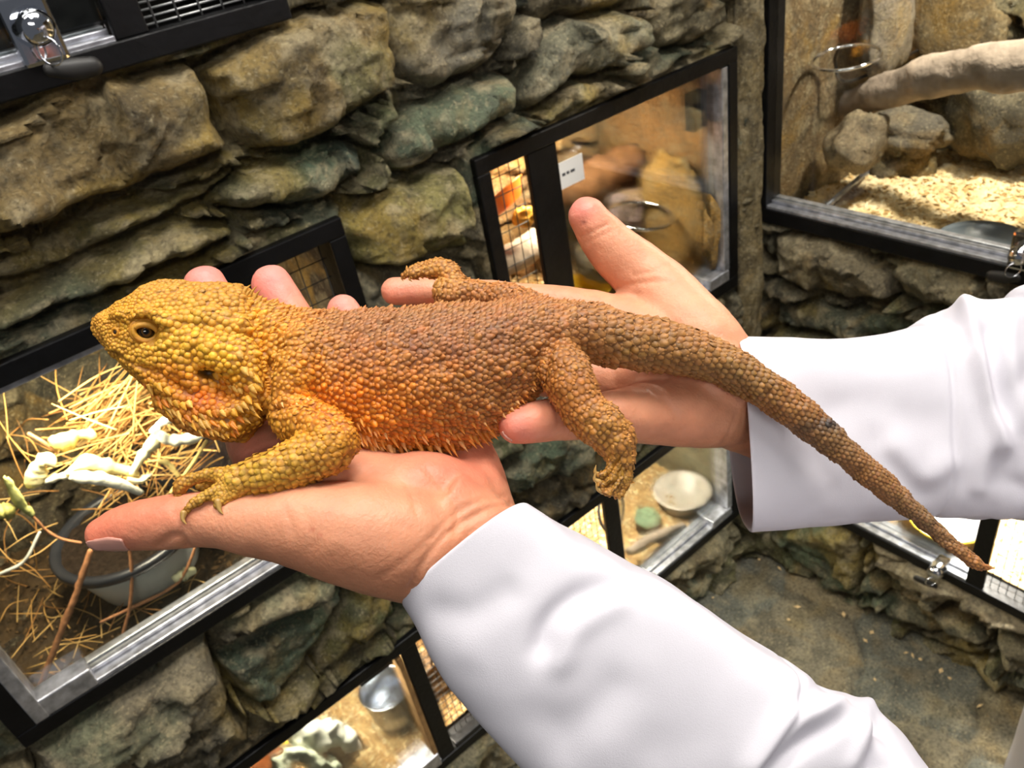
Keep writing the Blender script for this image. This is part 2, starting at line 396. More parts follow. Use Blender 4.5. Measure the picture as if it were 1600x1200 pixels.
# ================================================================== SETTING: rock walls
# openings: (a0, a1, z0, z1) of the frames' outer edges along each wall
WL = {'upper': (-1.80, -0.785, 1.382, 1.84), 'midleft': (-1.345, -0.798, 0.757, 1.176), 'midright': (-0.606, -0.088, 0.757, 1.174),
      'lowleft': (-1.345, -0.79, 0.170, 0.517), 'lowright': (-0.60, -0.085, 0.172, 0.517)}
WR = {'upper': (-1.20, 0.010, 0.852, 1.46), 'lower': (-0.84, -0.13, 0.214, 0.56)}
ST_L = [  # pixel outline of each moulded stone, height (m), colour
 ([(-40,200),(60,150),(130,118),(230,105),(318,92),(338,120),(345,170),(368,225),(330,258),(240,290),(150,318),(60,350),(-40,390)], .052, (150,128,84)),
 ([(338,98),(420,55),(500,28),(600,4),(632,8),(636,60),(642,130),(600,175),(520,212),(455,238),(410,243),(372,215),(352,160)], .055, (148,126,82)),
 ([(640,-20),(760,-30),(838,-10),(826,50),(800,96),(740,128),(690,150),(655,120),(640,60)], .036, (128,122,104)),
 ([(832,120),(862,70),(905,42),(985,12),(1022,24),(1034,70),(985,100),(905,138),(845,188),(828,165)], .05, (122,120,98)),
 ([(604,236),(622,196),(690,160),(770,120),(822,108),(830,182),(770,206),(690,240),(640,272),(612,268)], .046, (104,116,92)),
 ([(534,345),(585,305),(650,278),(725,258),(748,330),(756,390),(690,408),(610,412),(560,408)], .05, (142,134,80)),
 ([(336,300),(400,272),(470,250),(560,216),(586,232),(588,268),(540,306),(470,340),(400,352),(345,344)], .042, (92,106,92)),
 ([(-40,425),(80,372),(200,330),(330,300),(400,262),(340,330),(220,378),(110,420),(-40,470)], .03, (84,98,80)),
 ([(-40,500),(60,455),(170,408),(290,362),(388,372),(374,396),(270,428),(150,478),(-40,545)], .045, (112,118,92)),
 ([(850,20),(880,-30),(1010,-40),(1016,4),(960,14),(900,36),(860,56)], .03, (118,108,84)),
 ([(1026,30),(1060,-30),(1144,-40),(1150,44),(1100,74),(1046,92)], .035, (130,120,92)),
 ([(535,420),(620,416),(752,418),(766,470),(700,520),(570,520),(545,470)], .034, (124,118,96)),
 ([(570,520),(700,520),(766,475),(770,560),(700,640),(600,640)], .03, (112,110,92)),
 ([(50,1188),(180,1098),(336,1000),(352,1040),(382,1092),(360,1130),(270,1180),(160,1260),(60,1290)], .05, (150,140,116)),
 ([(345,992),(420,945),(500,898),(532,908),(528,930),(480,968),(405,1004),(360,1030)], .048, (146,136,108)),
 ([(372,1050),(420,1010),(500,968),(545,925),(552,945),(520,1000),(480,1062),(420,1108),(392,1110)], .034, (92,104,84)),
 ([(556,920),(620,930),(650,965),(600,1000),(520,1060),(470,1110),(500,1050),(540,985)], .034, (112,112,72)),
 ([(600,880),(660,850),(720,900),(690,945),(640,960)], .036, (110,108,84)),
 ([(780,745),(812,700),(870,672),(960,652),(990,690),(930,722),(860,768),(800,786)], .044, (104,112,92)),
 ([(640,860),(760,770),(790,795),(860,805),(740,890)], .03, (80,86,72)),
 ([(990,650),(1060,610),(1140,560),(1150,620),(1090,668),(1010,700)], .036, (110,104,84)),
 ([(1030,905),(1090,860),(1160,812),(1176,850),(1120,890),(1060,930)], .04, (128,120,94)),
 ([(650,1210),(740,1150),(800,1130),(860,1160),(760,1250)], .04, (130,122,98)),
 ([(1146,470),(1180,440),(1186,560),(1184,700),(1150,720)], .02, (112,106,86)),
]
ST_R = [
 ([(1205,372),(1290,376),(1352,398),(1388,440),(1396,470),(1320,478),(1260,462),(1214,440)], .045, (134,122,96)),
 ([(1340,402),(1420,408),(1500,420),(1560,452),(1540,500),(1440,492),(1396,470),(1380,430)], .04, (116,108,82)),
 ([(1500,420),(1640,440),(1640,500),(1560,500)], .036, (134,124,100)),
 ([(1196,470),(1300,488),(1400,500),(1420,530),(1320,540),(1200,520)], .026, (96,100,84)),
 ([(1198,830),(1262,812),(1330,828),(1344,880),(1342,940),(1300,930),(1240,880)], .045, (104,104,82)),
 ([(1350,842),(1420,868),(1520,930),(1620,985),(1620,1010),(1520,968),(1440,936),(1362,908)], .045, (150,136,108)),
 ([(1355,926),(1440,950),(1520,984),(1540,1020),(1480,1010),(1380,970)], .035, (110,108,88)),
 ([(1370,985),(1480,1025),(1560,1060),(1640,1080),(1640,1130),(1540,1080),(1440,1040)], .03, (104,104,86)),
 ([(1540,985),(1640,1030),(1640,1075),(1560,1050)], .035, (128,118,92)),
]
def poly_in(P, poly):                         # signed distance, positive inside
    d = np.full(len(P), 1e9); ins = np.zeros(len(P), bool); k = len(poly)
    for i in range(k):
        a, b = poly[i], poly[(i + 1) % k]; ab = b - a
        t = np.clip(((P - a) @ ab) / (ab @ ab + 1e-18), 0, 1)
        d = np.minimum(d, np.linalg.norm(P - a - t[:, None] * ab, axis=1))
        c = ((a[1] > P[:, 1]) != (b[1] > P[:, 1]))
        with np.errstate(divide='ignore', invalid='ignore'):
            x = (b[0] - a[0]) * (P[:, 1] - a[1]) / (b[1] - a[1] + 1e-18) + a[0]
        ins ^= c & (P[:, 0] < x)
    return np.where(ins, d, -d)
def rock_relief(P, stones, seed, blank=None):
    """P (n,2) wall coordinates in metres -> relief height and pigment"""
    P3 = np.column_stack([P, np.full(len(P), seed * 3.7)])
    Q = P + np.column_stack([fbm(P3 * 9, 3, seed), fbm(P3 * 9 + 31, 3, seed + 5)]) * 0.010 + np.column_stack([vnoise(P3 * 60, seed + 8), vnoise(P3 * 60 + 9, seed + 9)]) * 0.002
    # background stones: long flat blocks with gaps
    W = Q * np.array([5.2, 11.0]); W[:, 0] += 0.5 * np.floor(W[:, 1]); f1, f2, cid = worley(W, seed)
    e = f2 - f1; h = -0.030 + 0.050 * sst(0.02, 0.16, e) * (0.6 + 0.6 * cid)
    pal = np.array([[118, 112, 90], [98, 104, 84], [130, 118, 88], [104, 98, 80], [112, 108, 72]])
    col = lin(pal[(cid * 4.99).astype(int)])
    edge = sst(0.0, .1, e)
    for k, (poly, H, c) in enumerate(stones):
        d = poly_in(Q, poly); m = d > -0.006
        body = (H + .012) * (1 - np.exp(-np.clip(d, 0, 1) / 0.0075)) - 0.030
        tilt = (P[:, 1] - poly[:, 1].mean()) * 0.12
        body = body + tilt
        hh = body
        h = np.where(m, np.where(d > 0, np.maximum(hh, -0.032), np.minimum(h, -0.032)), h)
        wgt = sst(-0.004, 0.006, d)[:, None]
        col = col * (1 - wgt) + lin(c) * wgt
    # scalloped chips with sharp arrises, then roughness
    g1, _, c1 = worley(Q * 13 + 3.3, seed + 21); g2, _, c2 = worley(Q * np.array([26, 34]) + 7.7, seed + 31)
    _, _, _, t1 = worley(Q * np.array([9, 12]) + 1.9, seed + 81, True); _, _, _, t2 = worley(Q * np.array([22, 27]) + 5.1, seed + 91, True)
    h = h + (0.056 * t1 + 0.022 * t2) * sst(-.02, .01, h)
    h = h + 0.020 * (g1 * g1 - 0.25) * (0.4 + c1) * sst(-.016, .01, h) + 0.007 * (g2 * g2 - .2) + 0.0038 * fbm(P3 * 24, 3, seed + 40) + 0.0015 * fbm(P3 * 80, 3, seed + 50)
    # strata lines
    s = np.abs(vnoise(np.column_stack([P[:, 0] * 3.0 + P[:, 1] * 2, P[:, 1] * 42, P3[:, 2]]), seed + 60)); h = h - 0.006 * (1 - sst(0, 0.10, s)) * (0.5 + .5 * vnoise(P3 * 5, seed + 3))
    # painted streaks of ochre and green on the mouldings
    v = fbm(P3 * 7 + 11, 4, seed + 70); gmask = sst(.25, .8, v)[:, None] * 0.42
    col = col * (1 - gmask) + lin((98, 124, 92)) * gmask
    v = fbm(P3 * 8 + 51, 4, seed + 75); gmask = sst(.3, .8, v)[:, None] * 0.55
    col = col * (1 - gmask) + lin((176, 148, 66)) * gmask
    return h, col
def rock_wall(side, name, a0, a1, z0, z1, step, openings, stones, seed, put, label):
    na, nz_ = int((a1 - a0) / step) + 1, int((z1 - z0) / step) + 1
    A, Z = np.meshgrid(np.linspace(a0, a1, na), np.linspace(z0, z1, nz_)); P = np.column_stack([A.ravel(), Z.ravel()])
    h, col = rock_relief(P, stones, seed)
    for (b0, b1, c0, c1) in openings:         # run down to the frames
        dx = np.maximum(np.maximum(b0 - P[:, 0], P[:, 0] - b1), 0); dz = np.maximum(np.maximum(c0 - P[:, 1], P[:, 1] - c1), 0)
        d = np.hypot(dx, dz); k = sst(0.0, 0.016, d)
        h = h * k + (1 - k) * 0.004
    if side == 'L': k = sst(-.004, -.05, P[:, 0]); h = h * k + .002 * (1 - k)
    V = put(P[:, 0], h, P[:, 1])
    keep = np.ones((nz_ - 1, na - 1), bool); ca = (A[:-1, :-1] + A[1:, 1:]) / 2; cz = (Z[:-1, :-1] + Z[1:, 1:]) / 2
    for (b0, b1, c0, c1) in openings:
        keep &= ~((ca > b0 + .008) & (ca < b1 - .008) & (cz > c0 + .008) & (cz < c1 - .008))
    I = np.arange(na * nz_).reshape(nz_, na)
    Fc = np.stack([I[:-1, :-1], I[:-1, 1:], I[1:, 1:], I[1:, :-1]], -1)[keep]
    used = np.unique(Fc); remap = np.full(na * nz_, -1); remap[used] = np.arange(len(used))
    o = mk(name, V[used], remap[Fc].tolist(), M['rock'], None, True, col[used])
    return tag(o, label, 'wall', None, 'structure')
putL = lambda a, h, z: np.column_stack([a, -h, z])
putR = lambda a, h, z: np.column_stack([-h, a, z])
stL = [(np.array([inw(x, y, -0.02)[[0, 2]] for x, y in p]), H, c) for p, H, c in ST_L]
stR = [(np.array([inr(x, y, -0.02)[[1, 2]] for x, y in p]), H, c) for p, H, c in ST_R]
rock_wall('L', 'wall_left', -1.85, -.002, -0.02, 1.86, 0.0046, list(WL.values()), stL, 3, putL, 'moulded grey and ochre artificial rock wall on the left')
rock_wall('R', 'wall_right', -1.25, 0.03, -0.02, 1.50, 0.0052, list(WR.values()), stR, 9, putR, 'moulded artificial rock wall on the right of the corner')
# rounded rock pilaster in the corner between the two walls
g = G(); zz = np.linspace(0.56, 1.86, 240); nn = 26
th = np.linspace(np.pi * 0.95, np.pi * 1.6, nn); V = []; 
for z in zz:
    P3 = np.array([[math.cos(t) * .6, math.sin(t) * .6, z * 5] for t in th]); r = 0.030 + 0.005 * fbm(P3 * 3, 3, 5) + 0.002 * fbm(P3 * 12, 3, 8)
    for t, rr in zip(th, r): V.append((-0.046 + math.cos(t) * rr * 1.25, 0.004 + math.sin(t) * rr, z))
V = np.array(V); cc = lin((132, 116, 80)) * (1 + 0.25 * fbm(V * np.array([40, 40, 14]), 3, 12)[:, None])
I = np.arange(len(V)).reshape(len(zz), nn); Fc = np.stack([I[:-1, :-1], I[:-1, 1:], I[1:, 1:], I[1:, :-1]], -1).reshape(-1, 4).tolist()
tag(mk('trim_1', V, Fc, M['rock'], None, True, cc), 'rounded brown rock strip in the corner between the windows', 'wall trim', None, 'structure')

# floor of slate flagstones
na = 260; X, Y = np.meshgrid(np.linspace(-2.2, 0.06, na), np.linspace(-2.2, 0.06, na)); P = np.column_stack([X.ravel(), Y.ravel()])
P3 = np.column_stack([P, np.zeros(len(P))]); Q = P + np.column_stack([fbm(P3 * 6, 3, 1), fbm(P3 * 6 + 9, 3, 2)]) * 0.025
f1, f2, cid = worley(Q * np.array([3.3, 4.6]) + 0.37, 77); e = f2 - f1
h = -0.012 + 0.012 * sst(0.008, 0.045, e) + 0.0022 * fbm(P3 * 22, 4, 4)
pal = np.array([[136, 128, 108], [120, 120, 108], [144, 130, 102], [116, 114, 102]]); col = lin(pal[(cid * 3.99).astype(int)])
v = fbm(P3 * 8, 4, 6); k = sst(.2, .8, v)[:, None] * .5; col = col * (1 - k) + lin((150, 128, 80)) * k
I = np.arange(na * na).reshape(na, na); Fc = np.stack([I[:-1, :-1], I[:-1, 1:], I[1:, 1:], I[1:, :-1]], -1).reshape(-1, 4).tolist()
tag(mk('floor', np.column_stack([P, h]), Fc, M['slate'], None, True, col), 'grey slate flagstone floor in the corner', 'floor', None, 'structure')

# ================================================================== ENCLOSURES set into the walls
def mapper(side):
    if side == 'L': return lambda a, o, z: (a, -o, z)
    return lambda a, o, z: (-o, a, z)
def bx(g, T, a0, a1, o0, o1, z0, z1, col=None):
    p, q = np.array(T(a0, o0, z0)), np.array(T(a1, o1, z1)); box(g, np.minimum(p, q), np.maximum(p, q), col)
def terrarium(side, rect, label, div, mesh_rng, glass_rng, depth, dz, t=0.022, mesh_wires='wire_black', pitch=(0.0135, 0.026), inner='rock_in', tone=(120, 96, 66), back='rock', seed=1, rail=True, top_track=False):
    T = mapper(side); a0, a1, z0, z1 = rect
    root = empty('terrarium', T((a0 + a1) / 2, 0, z0), label, 'terrarium')
    g = G()
    bx(g, T, a0, a1, -0.03, 0.014, z0, z0 + t); bx(g, T, a0, a1, -0.03, 0.014, z1 - t, z1)
    bx(g, T, a0, a0 + t, -0.03, 0.014, z0 + t, z1 - t); bx(g, T, a1 - t, a1, -0.03, 0.014, z0 + t, z1 - t)
    g.build('frame', M['black'], root, False, bevel=0.0018)
    g = G(); bx(g, T, div[0], div[1], 0.003, 0.012, z0 + t, z1 - t); g.build('mullion', M['black'], root, False, bevel=0.0015)
    # ventilation mesh
    g = G(); r = 0.0007 if mesh_wires == 'wire_black' else 0.0011
    a = mesh_rng[0] + pitch[0] * .6
    while a < mesh_rng[1]:
        tube(g, [T(a, -0.006, z0 + t), T(a, -0.006, z1 - t)], r, 6, 1); a += pitch[0]
    z = z0 + t + pitch[1] * .6
    while z < z1 - t:
        tube(g, [T(mesh_rng[0], -0.0072, z), T(mesh_rng[1], -0.0072, z)], r, 6, 1); z += pitch[1]
    g.build('mesh_panel', M[mesh_wires], root)
    # sliding glass with its aluminium track
    g = G(); bx(g, T, glass_rng[0], glass_rng[1], -0.010, -0.006, z0 + t, z1 - t); pane = g.build('glass_pane', M['glass'], root, False)
    if rail:
        g = G(); zb = z0 + t
        for o0, o1, th_ in ((-0.028, -0.016, .012), (-0.014, -0.004, .010), (-0.002, 0.011, .005)):
            bx(g, T, glass_rng[0], glass_rng[1], o0, o1, zb, zb + th_)
        bx(g, T, glass_rng[0], glass_rng[1], -0.03, 0.011, zb - .001, zb + .002)
        g.build('sliding_track', M['alu'], root, False, bevel=0.0012)
    if top_track:
        g = G()
        for o0, o1, th_ in ((-0.026, -0.016, .016), (-0.012, -0.002, .012)):
            bx(g, T, glass_rng[0], glass_rng[1], o0, o1, z1 - t - th_, z1 - t)
        g.build('top_track', M['alu'], root, False, bevel=0.0012)
    # cabinet behind the front: side panels, ceiling, base and a moulded back
    g = G(); d = depth; c = lin(tone)
    bx(g, T, a0 + .002, a0 + .008, -d, -0.03, z0 - dz, z1 + dz * 6, c); bx(g, T, a1 - .008, a1 - .002, -d, -0.03, z0 - dz, z1 + dz * 6, c)
    bx(g, T, a0 + .008, a1 - .008, -d, -0.03, z0 - dz, z0 - dz + .008, c); bx(g, T, a0 + .008, a1 - .008, -d, -0.03, z1 + dz * 6 - .008, z1 + dz * 6, c)
    g.build('cabinet', M['rock_in'] if back == 'rock' else M['dark_in'], root, False, colors=True)
    n1 = int((a1 - a0 - .016) / .007); n2 = int((z1 - z0 + dz * 7 - .016) / .007)
    A, Z = np.meshgrid(np.linspace(a0 + .009, a1 - .009, n1), np.linspace(z0 - dz + .009, z1 + dz * 6 - .009, n2)); P = np.column_stack([A.ravel(), Z.ravel()])
    h, col = rock_relief(P, [], seed)
    h = np.clip(h, -.014, .05); V = np.array([T(p[0], -d + .02 + hh, p[1]) for p, hh in zip(P, h)])
    col = col * 0.35 + c * 0.65 * (1 + .4 * fbm(np.column_stack([P * 9, P[:, :1] * 0]), 3, seed)[:, None])
    I = np.arange(n1 * n2).reshape(n2, n1); Fc = np.stack([I[:-1, :-1], I[:-1, 1:], I[1:, 1:], I[1:, :-1]], -1).reshape(-1, 4).tolist()
    mk('back_panel', V, Fc, M['rock_in'] if back == 'rock' else M['dark_in'], root, True, col)
    return root, T
t_up, TU = terrarium('L', WL['upper'], 'black framed dark terrarium with chrome lock at the top left', (-0.952, -0.922), (-0.922, -0.808), (-1.78, -0.952), 0.34, 0, mesh_wires='wire_white', pitch=(0.022, 0.0062), back='dark', tone=(40, 38, 36), seed=41)
t_ml, TM = terrarium('L', WL['midleft'], 'black framed terrarium of dry pine needles behind the hand on the left', (-0.945, -0.905), (-0.905, -0.822), (-1.322, -0.945), 0.36, 0, seed=42, tone=(70, 56, 44), pitch=(0.03, 0.024), top_track=True)
t_mr, TR_ = terrarium('L', WL['midright'], 'black framed terrarium with a white label, above the raised thumb', (-0.521, -0.470), (-0.585, -0.521), (-0.470, -0.110), 0.36, 0, seed=43, tone=(172, 122, 66), pitch=(0.017, 0.026))
t_bl, TB = terrarium('L', WL['lowleft'], 'low black framed terrarium with a steel bowl, at the bottom beside the near sleeve', (-0.912, -0.884), (-0.884, -0.812), (-1.322, -0.912), 0.34, 0, seed=44, tone=(150, 118, 78), pitch=(0.012, 0.016))
t_br, TC = terrarium('L', WL['lowright'], 'low black framed terrarium with a frosted bowl, in the corner by the floor', (-0.470, -0.434), (-0.578, -0.470), (-0.434, -0.107), 0.34, 0, seed=45, tone=(128, 118, 92), pitch=(0.013, 0.017))
t_rt, TE = terrarium('R', WR['upper'], 'large terrarium with a driftwood branch at the upper right', (-0.560, -0.520), (-0.70, -0.560), (-0.520, -0.012), 0.50, .055, t=0.026, seed=46, tone=(120, 98, 66))
t_rb, TF = terrarium('R', WR['lower'], 'brightly lit low terrarium on the right below the far sleeve', (-0.492, -0.462), (-0.80, -0.492), (-0.462, -0.152), 0.32, 0, seed=47, tone=(214, 196, 160), pitch=(0.014, 0.018))
# worn stop pieces on the tracks
def stop(root, T, a0, a1, o0, o1, z0, z1, mat='alu', name='track_stop'):
    g = G(); bx(g, T, a0, a1, o0, o1, z0, z1); return g.build(name, M[mat], root, False, bevel=0.002)
stop(t_ml, TM, -1.322, -1.252, -0.012, 0.0135, 0.779, 0.806)
g = G(); bx(g, TM, -1.323, -1.308, -0.02, 0.0145, 0.779, 1.15); g.build('side_track', M['alu'], t_ml, False, bevel=0.0015)
stop(t_mr, TR_, -0.165, -0.112, -0.012, 0.0135, 0.779, 0.80)
g = G(); bx(g, TR_, -0.124, -0.110, -0.02, 0.012, 0.80, 1.15); g.build('side_track', M['alu'], t_mr, False, bevel=0.0015)
stop(t_mr, TR_, -0.165, -0.132, -0.03, -0.011, 1.06, 1.12, 'dirty_black', 'glass_handle')
stop(t_br, TC, -0.175, -0.112, -0.012, 0.0135, 0.194, 0.215)
g = G(); bx(g, TC, -0.124, -0.108, -0.02, 0.012, 0.215, 0.49); g.build('side_track', M['alu'], t_br, False, bevel=0.0015)
stop(t_bl, TB, -0.985, -0.925, -0.005, 0.0005, 0.472, 0.494, 'dirty_black', 'glass_handle')
g = G(); bx(g, TB, -0.9225, -0.914, -0.012, 0.0125, 0.22, 0.488); g.build('wooden_edge', M['tanwood'], t_bl, False, bevel=0.0015)
g = G(); bx(g, TB, -0.88, -0.815, -0.02, 0.0125, 0.172, 0.205); g.build('dusty_sill', M['dirty_black'], t_bl, False, bevel=0.0015)
stop(t_bl, TB, -0.975, -0.915, -0.012, 0.016, 0.19, 0.222)
# white card label on the glass of the middle terrarium (blurred grey print)
g = G(); L0, L1 = inw(868, 222, -0.001), inw(916, 275, -0.001)
bx(g, TR_, -0.467, -0.412, -0.0055, -0.0045, 1.076, 1.114); lab = g.build('label_card', M['white'], t_mr, False)
g = G()
for a0, a1, z0, z1 in ((-0.453, -0.447, 1.094, 1.098), (-0.4445, -0.4395, 1.0942, 1.0982), (-0.437, -0.429, 1.094, 1.098)):
    bx(g, TR_, a0, a1, -0.0045, -0.0042, z0, z1)
g.build('grey_print', M['ink'], lab, False)
# chrome ram lock with a black key tab on the top left terrarium
def lock(root, T, a, z, tilt=0.0, s=1.0, named='lock'):
    g = G(); bx(g, T, a - .019 * s, a + .019 * s, -.006, .016, z - .004, z + .052 * s); lk = g.build(named, M['chrome'], root, False, bevel=0.004)
    c = np.array(T(a, 0.016, z + .026 * s)); nv = nrm(np.array(T(0, 1, 0)) - np.array(T(0, 0, 0))); av = nrm(np.array(T(1, 0, 0)) - np.array(T(0, 0, 0)))
    g = G(); lathe(g, [(0.0, .024), (.009, .023), (.0135, .018), (.0145, .008), (.0165, .0)], c, 28, np.array([av, np.cross(nv, av), nv])); g.build('lock_barrel', M['chrome'], lk)
    g = G(); torus(g, c + nv * .022 + np.array((0, 0, -.018)), .011, .0009, av * .6 + nv * .8, np.array((0, 0, 1.0)), 30, 6); g.build('key_ring', M['chrome'], lk)
    g = G(); k = c + nv * .016 + np.array((0, 0, -.036)) + av * .012; tube(g, [k - av * .016 + np.array((0, 0, .004)), k, k + av * .016 - np.array((0, 0, .002))], [.006, .009, .008], 10, 4, None, .5, None, True); g.build('key_tab', M['wire_black'], lk)
    return lk
lock(t_up, TU, -1.012, 1.405)
lock(t_rt, TE, -0.440, 0.880)
lock(t_rb, TF, -0.415, 0.225, s=.6)

# ================================================================== THINGS inside the enclosures
def bed(name, label, side, a0, a1, d0, d1, z, seed, cols, nchips, size, amp=.006, mat='chips', cat='bedding'):
    """a bed of loose wood chips: an uneven layer with flakes lying in it"""
    T = mapper(side); n1 = int((a1 - a0) / .006); n2 = int((d1 - d0) / .006)
    A, D = np.meshgrid(np.linspace(a0, a1, n1), np.linspace(d0, d1, n2)); P = np.column_stack([A.ravel(), D.ravel(), np.full(A.size, seed)])
    hz = z + amp * fbm(P * np.array([22, 22, 1]), 4, seed); g = G(); cols = lin(cols)
    V = np.array([T(p[0], -p[1], h) for p, h in zip(P, hz)])
    I = np.arange(n1 * n2).reshape(n2, n1); Fc = np.stack([I[:-1, :-1], I[:-1, 1:], I[1:, 1:], I[1:, :-1]], -1).reshape(-1, 4)
    kk = fbm(P * np.array([60, 60, 1]), 3, seed + 4)[:, None] * .5 + .5
    g.add(V, Fc, cols[0] * (1 - kk) + cols[-1] * kk)
    if nchips:
        r = np.random.default_rng(seed)
        ca = r.uniform(a0, a1, nchips); cdp = r.uniform(d0, d1, nchips)
        ch = z + amp * fbm(np.column_stack([ca * 22, cdp * 22, np.full(nchips, seed)]), 4, seed) + .0015
        ang = r.uniform(0, 2 * np.pi, nchips); L = r.uniform(.5, 1.3, nchips) * size; Wd = L * r.uniform(.35, .8, nchips)
        tl = r.normal(0, .35, (nchips, 2)); VV = []; FF = []; CC = []
        for i in range(nchips):
            u = np.array([math.cos(ang[i]), math.sin(ang[i]), tl[i, 0]]) * L[i]; v = np.array([-math.sin(ang[i]), math.cos(ang[i]), tl[i, 1]]) * Wd[i]
            b = np.array(T(ca[i], -cdp[i], ch[i])); q = len(VV); n = np.array([0, 0, size * .22])
            VV += [b - u, b + v * .8 + n * .5, b + u, b - v + n * .3, b + n]; FF += [(q, q + 3, q + 4), (q + 3, q + 2, q + 4), (q + 2, q + 1, q + 4), (q + 1, q, q + 4)]
            c = cols[int(r.integers(0, len(cols)))] * r.uniform(.75, 1.15); CC += [c] * 5
        g.add(VV, FF, np.array(CC))
    o = g.build(name, M[mat], None, False, True); tag(o, label, cat, None, 'stuff'); return o
TAN = [(206, 176, 122), (226, 200, 150), (190, 150, 94), (236, 216, 172), (176, 136, 84)]
bed('soil_bed', 'brown soil on the floor of the terrarium with dry needles', 'L', -1.335, -.81, .034, .335, .772, 3, [(80, 62, 40), (120, 92, 58), (60, 48, 34)], 1500, .005, .007, cat='soil')
bed('wood_chips', 'wood chips lying in the terrarium with the white label', 'L', -.596, -.098, .034, .335, .775, 4, TAN, 2600, .006, .009)
bed('wood_chips', 'wood chips around the steel bowl in the low terrarium', 'L', -1.335, -.80, .034, .315, .192, 5, TAN, 2600, .007)
bed('wood_chips', 'wood chips around the frosted bowl in the low corner terrarium', 'L', -.59, -.095, .034, .315, .194, 6, TAN, 2200, .007)
bed('wood_chips', 'pale wood chips under the driftwood branch on the upper right', 'R', -1.19, .0, .034, .475, .835, 7, [(226, 196, 140), (240, 214, 160), (206, 168, 108), (250, 232, 190)], 6000, .006, .008)
bed('wood_chips', 'glaring wood chips around the yellow dish on the lower right', 'R', -.83, -.14, .034, .30, .236, 8, TAN, 2200, .006)

def fl(o, x, y, r): return [np.array(p) for p in o]
# --- terrarium of dry needles
potc = inw(196, 822, .125); potr = 0.088; zr = potc[2]; zb = 0.779
pot = empty('plant_pot', (potc[0], potc[1], zb), 'white plant pot with a dark rim behind the thumb in the needle terrarium', 'plant pot')
g = G(); hgt = zr - zb
lathe(g, [(0, 0), (potr * .70, 0), (potr * .74, .004), (potr * .98, hgt - .006), (potr * .95, hgt - .006), (potr * .9, hgt - .014)], (potc[0], potc[1], zb), 56); g.build('pot_body', M['pot_white'], pot)
g = G(); lathe(g, [(potr * .97, hgt - .012), (potr * 1.06, hgt - .010), (potr * 1.07, hgt - .001), (potr * 1.03, hgt + .002), (potr * .93, hgt - .001), (potr * .92, hgt - .014)], (potc[0], potc[1], zb), 56); g.build('pot_rim', M['pot_rim'], pot)
g = G(); ph = np.linspace(0, 2 * np.pi, 40, endpoint=False); rr = np.linspace(0.02, 1, 9); V = []
for r in rr:
    for p in ph: V.append((potc[0] + math.cos(p) * r * potr * .95, potc[1] + math.sin(p) * r * potr * .95, zr - .006 + .006 * math.sin(p * 5 + r * 9) * (1 - r) + .002 * math.sin(17 * p + 30 * r)))
g.add(V, ringfaces(9, 40, False)); g.add([(potc[0] + math.cos(p) * .02 * potr, potc[1] + math.sin(p) * .02 * potr, zr - .012) for p in ph], [tuple(range(40))]); g.build('pot_soil', M['dark_soil'], pot)
# dry pine needles: nobody could count them
r = np.random.default_rng(5); g = G()
ncol = lin([(206, 160, 92), (186, 136, 72), (226, 186, 116), (164, 116, 62), (214, 176, 110)])
def needle(c, dirv, L, bend, rad):
    d = nrm(dirv); s = nrm(np.cross(d, r.normal(size=3))); P = [c - d * L / 2, c + s * bend * .7, c + d * L / 2 + s * bend * r.uniform(-1, 1)]
    tube(g, P, [rad, rad, rad * .45], 4, 4, ncol[int(r.integers(0, 5))] * r.uniform(.7, 1.1))
def spread(n, x0, x1, y0, y1, o0, o1, L0, L1, tilt=.5, ang=None, rad=.0010):
    for _ in range(n):
        c = inw(r.uniform(x0, x1), r.uniform(y0, y1), r.uniform(o0, o1)); a = r.uniform(0, np.pi) if ang is None else r.normal(*ang)
        needle(c, (math.cos(a), math.sin(a) * .8, r.normal(0, tilt)), r.uniform(L0, L1), r.uniform(-.014, .014), rad)
spread(150, 150, 330, 590, 680, .14, .22, .05, .13, .30, (.45, .5), .0011)
spread(75, 110, 290, 640, 730, .10, .20, .05, .11, .4, None)
spread(70, 150, 340, 700, 800, .08, .16, .04, .09, .4, None)
spread(18, 90, 200, 600, 700, .20, .28, .06, .12, .6, None)
for _ in range(150):
    c = onz(r.uniform(-40, 420), r.uniform(900, 1075), .780 + r.uniform(0, .012))
    if -1.31 < c[0] < -.85 and .04 < c[1] < .3: a = r.uniform(0, np.pi); needle(c, (math.cos(a), math.sin(a), r.normal(0, .08)), r.uniform(.03, .09), r.uniform(-.012, .012), .0008)
for _ in range(24):
    c = inw(r.uniform(0, 60), r.uniform(640, 900), r.uniform(.12, .25)); needle(c, (r.normal(), r.normal(), r.normal() * 1.4), r.uniform(.04, .09), .01, .0008)
tag(g.build('dry_needles', M['needle'], None, True, True), 'heap of dry tan pine needles under the lizard chin', 'needles', None, 'stuff')
